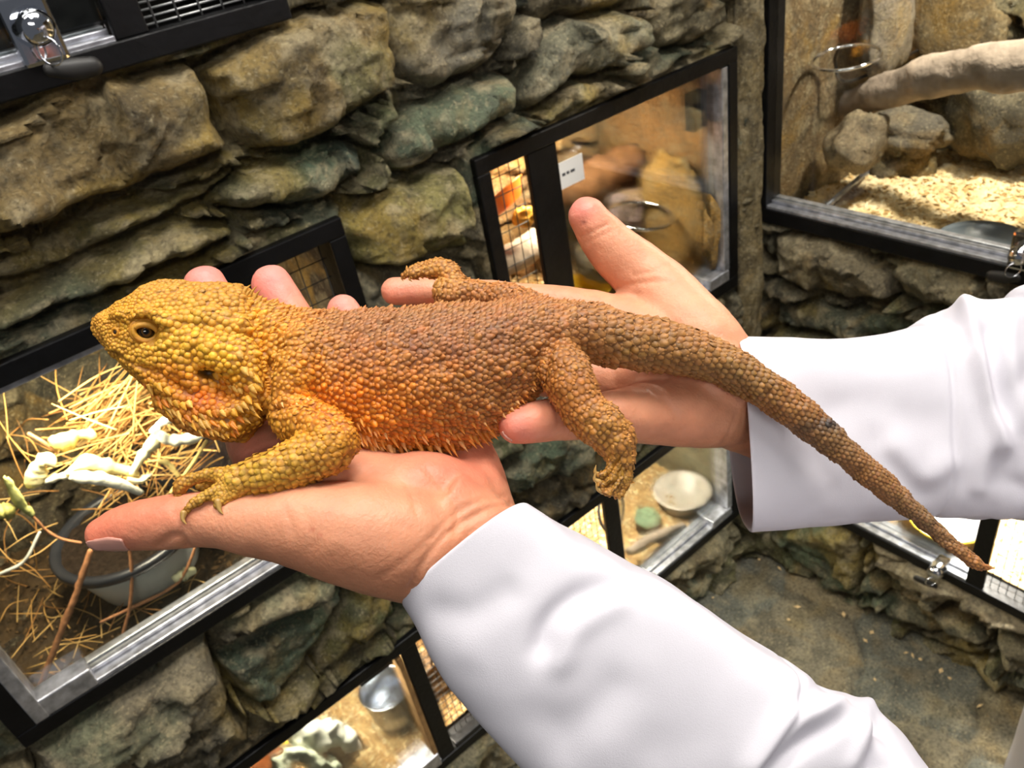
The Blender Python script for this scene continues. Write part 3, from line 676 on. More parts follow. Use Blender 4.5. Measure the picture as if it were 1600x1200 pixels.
# a stone the needles lie on
def boulder(name, c, rad, label, mat, tone, seed, cat='stone', fl=.8):
    g = G(); th = np.linspace(0.001, np.pi - .001, 26); phi = np.linspace(0, 2 * np.pi, 40, endpoint=False)
    D = np.array([[math.sin(t) * math.cos(p), math.sin(t) * math.sin(p), math.cos(t)] for t in th for p in phi])
    k = 1 + .22 * fbm(D * 1.4 + seed, 3, seed) + .06 * fbm(D * 6, 3, seed + 2); V = D * k[:, None] * np.array(rad) + np.array(c)
    g.add(V, ringfaces(26, 40, True), lin(tone)); return tag(g.build(name, M[mat], None, True, True), label, cat)
boulder('stone', inw(285, 715, .22) - np.array([0, 0, .03]), (.085, .07, .055), 'purplish grey stone under the dry needles', 'rock_in', (128, 104, 104), 3)
boulder('stone', np.array([*inw(410, 800, .24)[:2], .81]) + np.array((.04, .02, 0)), (.07, .06, .05), 'dark grey stone behind the white pot', 'rock_in', (84, 80, 66), 8)
def stick(name, pts, rad, label, mat='stick', cat='stick', knots=True):
    g = G(); P = np.array(pts); rr = np.full(len(P), rad) if np.isscalar(rad) else np.array(rad); tube(g, P, rr, 10, 8, None, .9, None, True)
    o = g.build(name, M[mat]); me = o.data; V = getV(me); N = getN(me); putV(me, V + N * (fbm(V * 160, 3, 4) * rr.mean() * .22)[:, None]); return tag(o, label, cat)
stick('stick', [inw(141, 862, .036), inw(118, 930, .036), inw(96, 985, .036), inw(57, 1088, .036)], .0036, 'bare pinkish stick leaning on the glass below the thumb')
stick('stick', [inw(202, 850, .037), inw(206, 900, .036), inw(203, 945, .036), inw(190, 1000, .036)], .0022, 'thin upright twig in front of the white pot')
stick('stick', [inw(312, 836, .036), inw(290, 892, .036), inw(262, 922, .038), inw(158, 972, .04)], .0020, 'bent twig under the hand, right of the white pot')
stick('stick', [inw(46, 678, .09), inw(66, 690, .085), inw(88, 705, .085)], .0022, 'short reddish twig end at the left among the pale leaves')
stick('straw_stalk', [inw(322, 690, .06), inw(300, 725, .055), inw(268, 768, .05)], .0022, 'straight straw coloured stem left of the hand', 'leafstem' if 'leafstem' in M else 'stick', 'stem')
stick('straw_stalk', [inw(-5, 898, .04), inw(28, 884, .04), inw(44, 868, .04), inw(62, 832, .045)], .0018, 'pale bent stem at the left edge of the needle terrarium', 'pot_white', 'stem')
stick('straw_stalk', [inw(52, 808, .05), inw(72, 828, .05), inw(96, 842, .046), inw(126, 848, .042)], .0016, 'thin tan stem running towards the thumbnail', 'stick', 'stem')
stick('straw_stalk', [inw(210, 605, .2), inw(262, 600, .19), inw(330, 628, .17)], .0016, 'long straw stalk across the top of the needle heap', 'stick', 'stem')
def leaf(pts, wpx, o, label, tone, curl=.5, seed=1, twist=.6):
    P = np.array([inw(x, y, oo) for (x, y), oo in zip(pts, np.linspace(o[0], o[1], len(pts)))]); C = cr(P, 8); k = len(C)
    dp = depth_of(P[0]); wd = wpx * dp / F / 2; T = nrm(np.gradient(C, axis=0)); s = np.linspace(0, 1, k)
    prof = (np.sin(np.pi * np.clip(s * .92 + .05, 0, 1)) ** .45) * wd * (1 + .32 * vnoise(np.column_stack([s * 11, s * 0, s * 0 + seed]), seed))
    nw = 9; V = []; tw = twist * np.sin(s * 3 + seed)
    for i in range(k):
        side = nrm(np.cross(T[i], -CFW)); up = np.cross(side, T[i]); side, up = side * math.cos(tw[i]) + up * math.sin(tw[i]), up * math.cos(tw[i]) - side * math.sin(tw[i])
        for j in range(nw):
            q = j / (nw - 1) * 2 - 1; V.append(C[i] + side * prof[i] * math.sin(q * (1 + curl)) / (1 + curl * .3) + up * prof[i] * (math.cos(q * (1 + curl)) - .6) * curl * 1.3)
    V = np.array(V); V = V + (fbm(V * 60, 3, seed) * .0010)[:, None] * (-CFW) + (fbm(V * 80 + 7, 2, seed + 2) * .0008)[:, None] * CUP
    I = np.arange(k * nw).reshape(k, nw); Fc = np.stack([I[:-1, :-1], I[:-1, 1:], I[1:, 1:], I[1:, :-1]], -1).reshape(-1, 4).tolist()
    c = lin(tone) * (1 + .15 * fbm(V * 60, 2, seed)[:, None]); ob = mk('dried_leaf', V, Fc, M['leafdry'], None, True, c)
    sd = ob.modifiers.new('thickness', 'SOLIDIFY'); sd.thickness = .0012; sd.offset = 0
    return tag(ob, label, 'leaf')
leaf([(108, 744), (150, 748), (190, 760), (222, 772)], 22, (.05, .055), 'broad bright white dried leaf just above the thumb', (248, 244, 226), .5, 2, .2)
leaf([(102, 742), (130, 728), (170, 734), (216, 742)], 24, (.06, .065), 'cream curled leaf with a yellow streak lying on the white leaf', (226, 212, 150), .9, 3)
leaf([(236, 672), (262, 690), (300, 684), (334, 672)], 22, (.055, .055), 'white folded leaf under the lizard beard', (250, 246, 224), .8, 4, .3)
leaf([(205, 742), (222, 712), (236, 690), (248, 668)], 20, (.06, .06), 'pale twisted leaf standing between two white leaves', (240, 230, 188), .9, 5)
leaf([(236, 676), (258, 655), (284, 648)], 13, (.06, .065), 'small white leaf tip touching the beard', (248, 244, 226), .7, 6)
leaf([(76, 690), (100, 684), (124, 680), (150, 684)], 28, (.08, .08), 'yellowish rolled leaf in the middle of the needles', (232, 208, 128), 1.1, 7)
leaf([(44, 762), (50, 738), (66, 722), (86, 728)], 26, (.06, .06), 'round cream leaf bud at the left', (222, 208, 158), 1.2, 8)
leaf([(66, 752), (88, 748), (112, 742)], 13, (.06, .06), 'narrow white leaf stalk between the bud and the bright leaf', (244, 240, 226), .6, 9)
leaf([(8, 746), (20, 772), (34, 792), (52, 806)], 20, (.05, .05), 'green grey leaf hanging at the left edge', (168, 168, 104), .7, 10)
leaf([(-8, 806), (8, 798), (24, 796)], 30, (.05, .05), 'crumpled olive leaf at the left edge', (158, 152, 84), 1.2, 11)
leaf([(246, 720), (264, 724), (282, 748)], 9, (.07, .06), 'thin straw leaf bent over beside the stem', (226, 204, 132), .5, 12)
leaf([(270, 906), (286, 896), (306, 892)], 22, (.04, .04), 'pale cream leaf lying by the pot under the hand', (232, 226, 180), .9, 13)
leaf([(238, 740), (218, 752), (200, 748)], 12, (.058, .058), 'little cream leaf curled at the end of the pale twisted leaf', (238, 228, 190), 1.1, 14)

# --- terrarium with the white label
def wirering(name, label, cx, cy, rx, ry, o, wr, side='L', tilt=0.0, mat='chrome'):
    fn = inw if side == 'L' else inr
    c = fn(cx, cy, o); rad = rx * depth_of(c) / F
    A = nrm(fn(cx + rx, cy + tilt, o) - c); A[2] *= .3; A = nrm(A); Bv = nrm(np.cross(np.array((0, 0, 1.0)), A)); Bv = nrm(Bv + np.array((0, 0, .12)))
    root = empty(name, c, label, 'wire ring'); g = G(); torus(g, c, rad, wr, A, Bv, 56, 8); g.build('ring', M[mat], root)
    g = G(); e = c + Bv * rad * (1 if side == 'L' else 1); e2 = e + np.array((0, .03, 0)) if side == 'L' else e
    return root, c, rad, A, Bv
rr_, c, rad, A, Bv = wirering('wire_ring', 'wire bowl holder ring beside the raised thumb', 1000, 337, 52, 22, .09, .0035)
g = G(); tube(g, [c - A * rad, c - A * rad + np.array((0, .10, .01)), c - A * rad + np.array((0, .225, .0))], .003, 8, 4); g.build('bracket', M['chrome'], rr_)
boulder('stone', inw(985, 322, .17) - np.array((0, 0, .01)), (.045, .045, .04), 'lilac grey stone behind the wire ring', 'rock_in', (176, 152, 156), 21)
boulder('stone', ina(1060, 350, -.135), (.03, .085, .13), 'tall ochre rock filling the back of the labelled terrarium', 'rock_in', (196, 152, 78), 23)
boulder('stone', inw(940, 395, .15) + np.array((0, 0, -.01)), (.05, .05, .035), 'dark stone low behind the thumb web', 'rock_in', (92, 82, 70), 25)
stick('bark_piece', [inw(860, 300, .22), inw(920, 285, .21), inw(985, 250, .20)], [.03, .038, .03], 'brown bark log leaning under the white label', 'brownwood', 'bark')
g = G(); c = inw(793, 327, .13); d = depth_of(c)
lathe(g, [(0, 0), (.030, .003), (.046, .024), (.049, .026), (.047, .027), (.043, .022), (.028, .006), (0, .004)], c, 40, np.array([nrm(np.array((1, .1, .2))), nrm(np.array((0, 1, -.7))), nrm(np.array((-.2, .7, 1)))]))
tag(g.build('orange_dish', M['orange'], None), 'orange dish tilted behind the wire mesh', 'dish')
for (x, y, rpx, lb) in ((818, 338, 20, 'larger yellow orange fruit lump beside the orange dish'), (836, 334, 14, 'smaller yellow orange fruit lump next to the mullion')):
    c = inw(x, y, .10); s = rpx * depth_of(c) / F; boulder('fruit_piece', c, (s, s * .8, s * .8), lb, 'fruit', (244, 176, 70), x, 'fruit') if 'fruit' in M else None
stick('log', [inw(770, 420, .10), inw(815, 395, .12), inw(850, 372, .14)], [.02, .024, .02], 'pale split log behind the wire mesh', 'bark', 'log')
c = onz(918, 452, .80); g = G(); lathe(g, [(0, 0), (.035, .001), (.046, .022), (.050, .024), (.048, .026), (.044, .022), (.032, .006), (0, .005)], c - np.array((0, 0, .016)), 44)
tag(g.build('yellow_dish', M['yellow'], None), 'yellow dish standing behind the web of the raised thumb', 'dish')

# --- low terrarium with the steel bowl
c = inw(601, 1086, .11); c[2] = .196; q = inw(601, 1075, .11); zc = q[2]; bowl = empty('steel_bowl', (q[0], .11, .196), 'round steel bowl below the near sleeve cuff', 'bowl')
g = G(); rb = 40 * depth_of(q) / F; hb = max(.035, zc - .196)
lathe(g, [(0, 0), (rb * .72, 0), (rb * .86, hb * .35), (rb * .97, hb), (rb * 1.03, hb + .001), (rb * 1.02, hb + .003), (rb * .95, hb + .001), (rb * .84, hb * .35), (rb * .68, .004), (0, .003)], (q[0], .11, .196), 60); g.build('bowl_body', M['steel'], bowl)
def crumple(pts, label, tone, seed, mat='leafdry'):
    g = G(); P = [inw(x, y, o) for x, y, o, rpx in pts]; rr = [rpx * depth_of(p) / F for p, (_, _, _, rpx) in zip(P, pts)]
    tube(g, P, rr, 26, 10, lin(tone), .55, None, True); o = g.build('dried_leaf', M[mat], None, True, True); V = getV(o.data); N = getN(o.data)
    putV(o.data, V + N * ((np.abs(fbm(V * 45, 4, seed)) - .35) * rr[0] * .7)[:, None]); return tag(o, label, 'leaf')
crumple([(470, 1150, .09, 22), (500, 1152, .09, 26), (530, 1150, .085, 16), (556, 1162, .08, 8)], 'crumpled white withered leaf, topmost of its heap', (240, 240, 226), 31)
crumple([(440, 1195, .06, 18), (470, 1180, .06, 14), (500, 1196, .055, 12), (520, 1204, .055, 10)], 'pale green withered leaf rib at the bottom edge', (214, 222, 196), 33)
crumple([(520, 1172, .12, 28), (560, 1196, .11, 34)], 'brown shrivelled lump under the white withered leaf', (92, 74, 48), 35)
crumple([(400, 1212, .14, 40), (370, 1240, .12, 30)], 'orange brown bark lump at the bottom edge left of the withered leaves', (148, 80, 34), 37)
stick('straw_stalk', [inw(424, 1168, .08), inw(436, 1162, .08), inw(448, 1161, .08)], .003, 'yellow stalk end beside the white withered leaf', 'yellow', 'stem')
for i, (x, y) in enumerate(((655, 1040), (682, 1058), (700, 1090), (668, 1085))):
    boulder('stone', inw(x, y, .11), (.028, .025, .02), ('tan stone highest behind the mesh under the cuff', 'tan stone right of the highest one behind the mesh', 'tan stone lowest behind the mesh at the sleeve edge', 'tan stone behind the mesh next to the mullion')[i], 'rock_in', (176, 138, 96), 50 + i)

# --- low corner terrarium
c0 = inw(1068, 790, .085); zc = c0[2]; rb = 42 * depth_of(c0) / F
bowl = empty('plastic_bowl', (c0[0], c0[1], .197), 'frosted translucent bowl behind glass beside the far cuff', 'bowl')
g = G(); hb = max(.04, zc - .197 + .01); lathe(g, [(0, 0), (rb * .75, 0), (rb * .95, hb), (rb * 1.06, hb), (rb * 1.07, hb + .003), (rb * .93, hb + .002), (rb * .72, .004), (0, .003)], (c0[0], c0[1], .197), 56); g.build('bowl_body', M['clear_bowl'], bowl)
boulder('stone', inw(1010, 800, .10) - np.array((0, 0, .02)), (.03, .03, .012), 'flat green tinted stone left of the frosted bowl', 'rock_in', (150, 178, 140), 61)
stick('log', [inw(985, 862, .036), inw(1020, 842, .036), inw(1066, 822, .036)], [.010, .013, .008], 'grey weathered stick along the track of the corner terrarium', 'bark', 'log')
g = G(); c = inw(955, 795, .13); torus(g, c, 30 * depth_of(c) / F, .004, nrm(np.array((1, .2, .3))), nrm(np.array((0, .5, 1))), 40, 8)
tag(g.build('hose_loop', M['wire_black']), 'dark hose loop behind the mullion of the corner terrarium', 'hose')

# --- large terrarium on the right
drift = [inr(1225, 178, .30), inr(1300, 166, .26), inr(1380, 146, .22), inr(1460, 122, .20), inr(1540, 106, .18), inr(1660, 92, .17), inr(1860, 66, .18)]
g = G(); rr = [34, 26, 28, 30, 33, 36, 38]; tube(g, drift, [r_ * depth_of(p) / F for r_, p in zip(rr, drift)], 30, 12, None, .8, None, True)
o = g.build('driftwood_branch', M['bark']); V = getV(o.data); N = getN(o.data)
L = V @ nrm(drift[-1] - drift[0]); ax = np.column_stack([L * 8, V[:, 2] * 90, V[:, 1] * 60]); putV(o.data, V + N * (.0016 * fbm(V * 70, 4, 3) + .008 * fbm(V * 13, 2, 6))[:, None])
tag(o, 'thick grey driftwood branch crossing the upper right terrarium', 'branch')
boulder('stone', inr(1400, 205, .34), (.06, .11, .05), 'grey rock shelf under the driftwood branch', 'rock_in', (120, 112, 98), 71)
boulder('stone', inw(1340, 225, -.08), (.06, .045, .055), 'tan pointed stone left below the driftwood branch', 'rock_in', (150, 132, 104), 73)
boulder('stone', inr(1590, 170, .40), (.06, .12, .10), 'dark rounded boulder behind the driftwood at the right edge', 'rock_in', (96, 88, 70), 75)
boulder('stone', inw(1340, 50, -.05) + np.array((.09, 0, .02)), (.07, .04, .13), 'tall pale rock face behind the wire ring on the right', 'rock_in', (142, 130, 112), 77)
boulder('stone', inr(1480, 50, .44), (.03, .10, .11), 'ochre rock face above the driftwood branch', 'rock_in', (128, 104, 62), 79)
boulder('stone', inr(1400, 255, .33), (.05, .07, .06), 'olive stone at the edge of the pale wood chips', 'rock_in', (110, 96, 62), 81)
rr_, c, rad, A, Bv = wirering('wire_ring', 'wire bowl holder ring above the driftwood branch', 1322, 90, 50, 30, .12, .0028, 'R')
g = G(); tube(g, [c - A * rad * .7 + Bv * rad * .7, c - A * rad * .9 + Bv * rad * .9 - np.array((0, 0, .03)), c - A * rad * .6 + Bv * rad * 1.4 - np.array((0, 0, .07)), c - A * rad * .6 + np.array((.345, 0, -.07))], .003, 8, 6); g.build('bracket', M['wire_black'], rr_)
c = onz(1533, 380, .855); g = G(); rb = 66 * depth_of(c) / F
lathe(g, [(0, -.016), (rb * .8, -.016), (rb * .96, .004), (rb, .006), (rb * .97, .009), (rb * .88, .004), (rb * .74, -.008), (0, -.010)], c, 56)
tag(g.build('food_bowl', M['grey_bowl']), 'shallow grey bowl on the wood chips at the right', 'bowl')
g = G(); p0, p1 = onz(1292, 322, .846), onz(1362, 262, .846); tube(g, [p0, p1], .006, 6, 1); 
tag(g.build('floor_strip', M['alu']), 'short silver strip at the left of the pale wood chips', 'strip')  # thin silver bar along the enclosure floor
# --- lower right
c = onz(1480, 815, .262); g = G(); rb = .075
lathe(g, [(0, -.02), (rb * .7, -.02), (rb * .96, .012), (rb, .014), (rb * .97, .017), (rb * .90, .013)], c, 56)
dish = g.build('yellow_dish', M['yellow'])
g = G(); lathe(g, [(rb * .90, .013), (rb * .66, -.012), (0, -.014)], c, 56); g.build('dish_inside_glare', M['white'], dish)  # white inside is the lamp's glare put into the colour
tag(dish, 'yellow dish with glare painted white inside, in the bright terrarium behind the tail', 'dish')
# wood chips dropped on the floor
fl_pts = [(1362, 988), (1352, 1001), (1416, 1020), (1426, 1024), (1438, 1030), (1470, 1048), (1484, 1060), (1531, 1103), (1367, 1062), (1246, 948), (1232, 968), (1136, 910), (1114, 934), (1218, 888), (1186, 874), (1318, 960)]
g = G(); s = .0065; g.add([(-s, 0, .0005), (0, s * .5, .0012), (s, 0, .0006), (0, -s * .6, .001), (0, 0, .003)], [(0, 3, 4), (3, 2, 4), (2, 1, 4), (1, 0, 4), (0, 1, 2, 3)], lin((220, 190, 140)))
first = None
for i, (x, y) in enumerate(fl_pts):
    p = onz(x, y, .002)
    if first is None: first = g.build('wood_chip', M['chips'], None, False, True); o = first
    else: o = first.copy(); COL.objects.link(o)
    o.location = p; o.rotation_euler = (0, 0, i * 1.3); o.scale = (1 + .4 * math.sin(i * 3), 1 + .3 * math.cos(i * 5), 1)
    tag(o, 'small pale wood chip dropped on the slate floor', 'wood chip', 'wood chips on the slate floor')

# ================================================================== BEARDED DRAGON
def blobs(P, base, bl):
    q = topix(P); c = np.broadcast_to(lin(base), (len(P), 3)).copy()
    for x, y, rx, ry, colr, wgt in bl:
        k = np.exp(-(((q[:, 0] - x) / rx) ** 2 + ((q[:, 1] - y) / ry) ** 2))[:, None] * wgt
        c = c * (1 - k) + lin(colr) * k
    return c
LIZ = [(700, 500, 300, 50, (146, 100, 66), .85), (600, 640, 130, 60, (206, 122, 30), .7), (540, 640, 70, 50, (228, 122, 18), .85), (640, 700, 130, 22, (186, 96, 22), .7),
       (800, 590, 80, 70, (152, 98, 48), .8), (655, 545, 24, 22, (136, 82, 56), .6), (712, 552, 22, 26, (140, 84, 56), .5), (775, 535, 22, 24, (136, 84, 58), .5), (560, 545, 30, 24, (160, 98, 60), .5),
       (440, 520, 50, 50, (206, 132, 44), .7), (465, 600, 40, 40, (226, 140, 26), .8),
       (270, 540, 150, 110, (222, 168, 50), .95), (250, 455, 120, 22, (196, 142, 54), .75), (190, 490, 50, 40, (222, 158, 38), .6), (310, 625, 60, 26, (222, 104, 16), .85), (275, 588, 50, 22, (228, 122, 18), .8),
       (340, 560, 46, 34, (238, 178, 44), .8), (390, 560, 26, 90, (228, 160, 38), .8), (380, 660, 40, 30, (196, 140, 34), .8), (250, 620, 40, 36, (198, 144, 40), .6),
       (480, 690, 110, 40, (206, 148, 40), .8), (400, 745, 110, 40, (206, 158, 52), .95), (320, 770, 60, 40, (196, 148, 54), .9), (510, 650, 30, 20, (214, 130, 30), .6),
       (890, 600, 46, 60, (176, 108, 40), .8), (950, 680, 50, 50, (168, 118, 46), .8), (965, 750, 50, 40, (158, 114, 40), .9),
       (1000, 540, 110, 60, (146, 102, 50), .9), (1150, 590, 120, 60, (136, 98, 48), .95), (1300, 690, 120, 70, (122, 88, 48), .95), (1450, 810, 130, 90, (118, 88, 54), .95),
       (1296, 662, 20, 11, (34, 32, 32), .95), (1262, 668, 16, 8, (60, 50, 40), .6), (670, 430, 60, 40, (186, 132, 58), .8)]
def lizcol(P): return blobs(P, (172, 110, 50), LIZ)

HEADTAIL = [  # top x, y, bottom x, y, depth, half thickness (m)
 (148, 497, 146, 514, .287, .0022), (162, 488, 160, 529, .288, .0060), (188, 473, 185, 554, .289, .0100), (214, 457, 211, 583, .290, .0135), (242, 442, 240, 612, .291, .0168),
 (272, 440, 268, 642, .292, .0193), (310, 442, 300, 665, .293, .0215), (350, 443, 345, 682, .294, .0225), (386, 449, 386, 684, .296, .0205), (412, 466, 412, 655, .299, .0190),
 (442, 475, 440, 640, .301, .0195), (480, 483, 478, 655, .302, .0215), (520, 487, 524, 688, .303, .0235), (560, 486, 566, 703, .304, .0250), (604, 483, 610, 709, .305, .0258), (652, 479, 660, 708, .306, .0258),
 (702, 475, 712, 701, .307, .0250), (752, 472, 764, 685, .308, .0235), (800, 470, 810, 652, .309, .0205), (842, 470, 846, 606, .310, .0175), (878, 471, 878, 570, .311, .0150), (912, 474, 910, 560, .312, .0128), (965, 484, 955, 573, .313, .0118),
 (1025, 497, 1008, 580, .314, .0110), (1085, 516, 1062, 587, .315, .0102), (1145, 543, 1118, 602, .316, .0094), (1205, 581, 1176, 630, .316, .0086), (1265, 628, 1236, 671, .315, .0077), (1325, 681, 1298, 717, .313, .0067),
 (1385, 738, 1362, 766, .311, .0055), (1440, 790, 1422, 811, .309, .0044), (1496, 842, 1482, 859, .307, .0033), (1534, 874, 1524, 889, .305, .0025), (1559, 886, 1555, 893, .304, .0012)]
ht = np.array(HEADTAIL); top = np.array([px(x, y, d) for x, y, d in ht[:, [0, 1, 4]]]); bot = np.array([px(x, y, d) for x, y, d in ht[:, [2, 3, 4]]])
D = cr(np.column_stack([top, bot, ht[:, 5]]), 7); HC = (D[:, :3] + D[:, 3:6]) / 2; HA = (D[:, :3] - D[:, 3:6]) / 2; HB = -CFW[None, :] * D[:, 6:7]
SURF = []                                      # parametric surfaces the scales are laid on
g = G(); loft(g, HC, HA, HB, 40)
def limb(st, n=18, keep=None, up=None, **kw):
    P = np.array([px(x, y, d) for x, y, d, r in st]); rr = np.array([r * d / F for x, y, d, r in st])
    Dd = cr(np.column_stack([P, rr]), 7); C = Dd[:, :3]; T, A, Bv = frames(C, up)
    tube(g, P, rr, n, 7, None, 1.0, up, True)
    if keep: SURF.append(dict(C=C, A=A * Dd[:, 3:4], B=Bv * Dd[:, 3:4], **keep))
# head relief: brow, cheek, jowl, jaw line, beard pouch
limb([(176, 492, .279, 9), (205, 494, .2755, 12), (236, 492, .2735, 14), (266, 505, .274, 12), (292, 520, .277, 9)], 14)
limb([(262, 505, .2775, 14), (320, 502, .2785, 26), (368, 515, .280, 24)], 16)
limb([(285, 540, .280, 34), (340, 548, .2785, 40), (384, 580, .279, 36), (396, 620, .280, 26)], 18)
limb([(156, 512, .283, 8), (200, 556, .2785, 12), (250, 594, .2775, 18), (300, 624, .2775, 24), (350, 640, .2775, 26), (388, 636, .279, 20)], 18)
limb([(258, 628, .279, 18), (310, 655, .2775, 22), (360, 664, .2775, 22), (396, 655, .281, 16)], 18)
limb([(470, 545, .286, 36), (462, 590, .2815, 34), (452, 622, .2805, 30)], 16)            # shoulder
# near fore leg
KEEP = dict(L=.0024, W=.0023, H=.00058, spike=.55)
limb([(446, 612, .286, 38), (462, 652, .279, 38), (496, 668, .272, 38), (520, 690, .268, 39)], 20, KEEP)
limb([(538, 692, .270, 24), (524, 696, .268, 39), (470, 722, .266, 39), (420, 737, .264, 33), (382, 748, .263, 25), (362, 756, .2625, 21)], 20, KEEP)
TOE = dict(L=.0013, W=.0013, H=.00028, spike=.3)
limb([(372, 748, .263, 15), (338, 742, .264, 11), (302, 748, .265, 9), (284, 756, .265, 8), (279, 768, .265, 6)], 12, TOE)
limb([(368, 756, .262, 15), (340, 768, .260, 12), (312, 780, .2585, 10), (294, 793, .2575, 8), (287, 804, .2575, 7)], 12, TOE)
limb([(378, 764, .2615, 13), (356, 771, .260, 11), (346, 777, .259, 9), (341, 786, .2585, 8)], 12, TOE)
limb([(366, 748, .266, 12), (336, 752, .269, 9), (312, 760, .270, 7)], 10)
# near hind leg
limb([(872, 560, .300, 34), (886, 590, .293, 39), (908, 632, .2895, 38), (928, 660, .2885, 35)], 20, KEEP)
limb([(922, 650, .2885, 35), (944, 668, .2875, 36), (960, 688, .2865, 30), (968, 708, .2865, 23)], 20, KEEP)
limb([(966, 700, .2865, 23), (972, 724, .2855, 19), (974, 744, .285, 17)], 16, KEEP)
for st in ([(962, 708, .2845, 11), (955, 726, .2825, 8), (946, 741, .2815, 6.5), (937, 742, .281, 5)],
           [(966, 724, .2835, 10), (957, 745, .2815, 7.5), (946, 758, .281, 6.5), (937, 757, .2805, 5)],
           [(972, 738, .283, 10), (965, 757, .281, 8), (954, 769, .2805, 7), (943, 769, .280, 5)],
           [(980, 736, .2845, 10), (980, 756, .284, 8), (974, 770, .283, 7), (964, 776, .282, 5)]):
    limb(st, 12, TOE)
# far hind leg, lying over the index finger
limb([(830, 478, .322, 22), (780, 463, .332, 20), (730, 458, .338, 21), (700, 456, .340, 22)], 16, KEEP)
limb([(702, 462, .340, 22), (706, 440, .341, 19), (698, 424, .342, 16), (680, 418, .343, 14)], 16, KEEP)
limb([(684, 419, .343, 14), (662, 417, .344, 11), (642, 423, .344, 9), (632, 430, .344, 6)], 12, TOE)
limb([(676, 424, .342, 10), (656, 426, .342, 7), (644, 430, .342, 5)], 10)
liz = remesh(g, .00075, 5, .5)
V = getV(liz); N = getN(liz)
bv = bvh_of(liz)
def surf_line(b, pts):
    out = []
    for x, y in pts:
        p, n = hit(b, x, y)
        if p is not None: out.append(p)
    return out
def sub(pts, k=6):
    P = cr(np.array(pts, float), k); return [tuple(p) for p in P]
near = (V - CAM) @ CFW < .30
# mouth line, ear hollow, eye socket, folds of skin behind the head and at the hip
ml = surf_line(bv, sub([(147, 510), (160, 528), (178, 550), (205, 567), (236, 576), (262, 590), (282, 604)]))
d = polydist(V, ml); V = V - N * (.0010 * np.exp(-(d / .0007) ** 2))[:, None]
q = topix(V); e = (((q[:, 0] - 322) * .93 + (q[:, 1] - 585) * .36) / 19) ** 2 + ((-(q[:, 0] - 322) * .36 + (q[:, 1] - 585) * .93) / 8) ** 2
V = V - N * (np.where(near, .0042 * np.exp(-e * 1.1), 0))[:, None]
EP, EN = hit(bv, 228, 518)
d = np.linalg.norm(V - EP, axis=1); V = V - N * (.0032 * np.exp(-(d / .0040) ** 2))[:, None]
for line, dep, wd in (([(384, 452), (402, 500), (410, 560), (418, 612), (414, 650)], .0011, .0018), ([(424, 560), (422, 600), (418, 640)], .0016, .0012), ([(862, 545), (852, 570), (848, 596)], .0018, .0015), ([(430, 640), (470, 628), (500, 640), (530, 662)], .0016, .0014), ([(262, 596), (300, 616), (350, 626), (384, 610)], .0008, .0016), ([(968, 714), (958, 736), (944, 750)], .0016, .0008), ([(974, 726), (962, 750), (948, 763)], .0016, .0008), ([(980, 734), (971, 758), (958, 773)], .0016, .0008)):
    L_ = surf_line(bv, sub(line)); d = polydist(V, L_); V = V - N * (dep * np.exp(-(d / wd) ** 2))[:, None]
V = V + N * (.0006 * fbm(V * 220, 3, 4) + .0008 * fbm(V * 70, 2, 9))[:, None]
putV(liz, V); liz.update(); bv = bvh_of(liz)
base = lizcol(V) * np.array([.62, .55, .50])
base = base * np.where(near, 1 - .93 * np.exp(-e * .8), 1)[:, None]
setcol(liz, base); liz.materials.append(M['scale'])
for p_ in liz.polygons: p_.use_smooth = True
liz.name = 'bearded_dragon'
LZ = bpy.data.objects.new('bearded_dragon', liz); COL.objects.link(LZ)
tag(LZ, 'orange and yellow bearded dragon lying across two open hands', 'lizard')

# ---- scales laid in staggered rows, one mesh
DN = -CUP
SV, SF, SC, SP = [], [], [], []; sn = [0]
K = 7; ka = np.linspace(0, 2 * np.pi, K, endpoint=False)
def add_scale(p, n, back, a, b, h, tipback, c, keel):
    n = nrm(n); back = nrm(back - n * (back @ n)); s = np.cross(n, back)
    r1 = p + (np.cos(ka) * a)[:, None] * back + (np.sin(ka) * b)[:, None] * s - n * h * .15
    m = .70 if not keel else .52
    r2 = p + back * a * tipback * .5 + (np.cos(ka) * a * m)[:, None] * back + (np.sin(ka) * b * m)[:, None] * s + n * h * (.82 if not keel else .5)
    ap = p + back * a * tipback + n * h
    SP.append(p); i = sn[0]; SV.append(np.concatenate([r1, r2, ap[None]]))
    for j in range(K):
        j2 = (j + 1) % K
        SF.append((i + j, i + j2, i + K + j2, i + K + j)); SF.append((i + K + j, i + K + j2, i + 2 * K))
    SC.append(np.concatenate([np.repeat((c * (.70 if keel else .78))[None], K, 0), np.repeat(c[None], K, 0), (c * (1.4 if keel else 1.1))[None]])); sn[0] += 2 * K + 1
rs = np.random.default_rng(21)
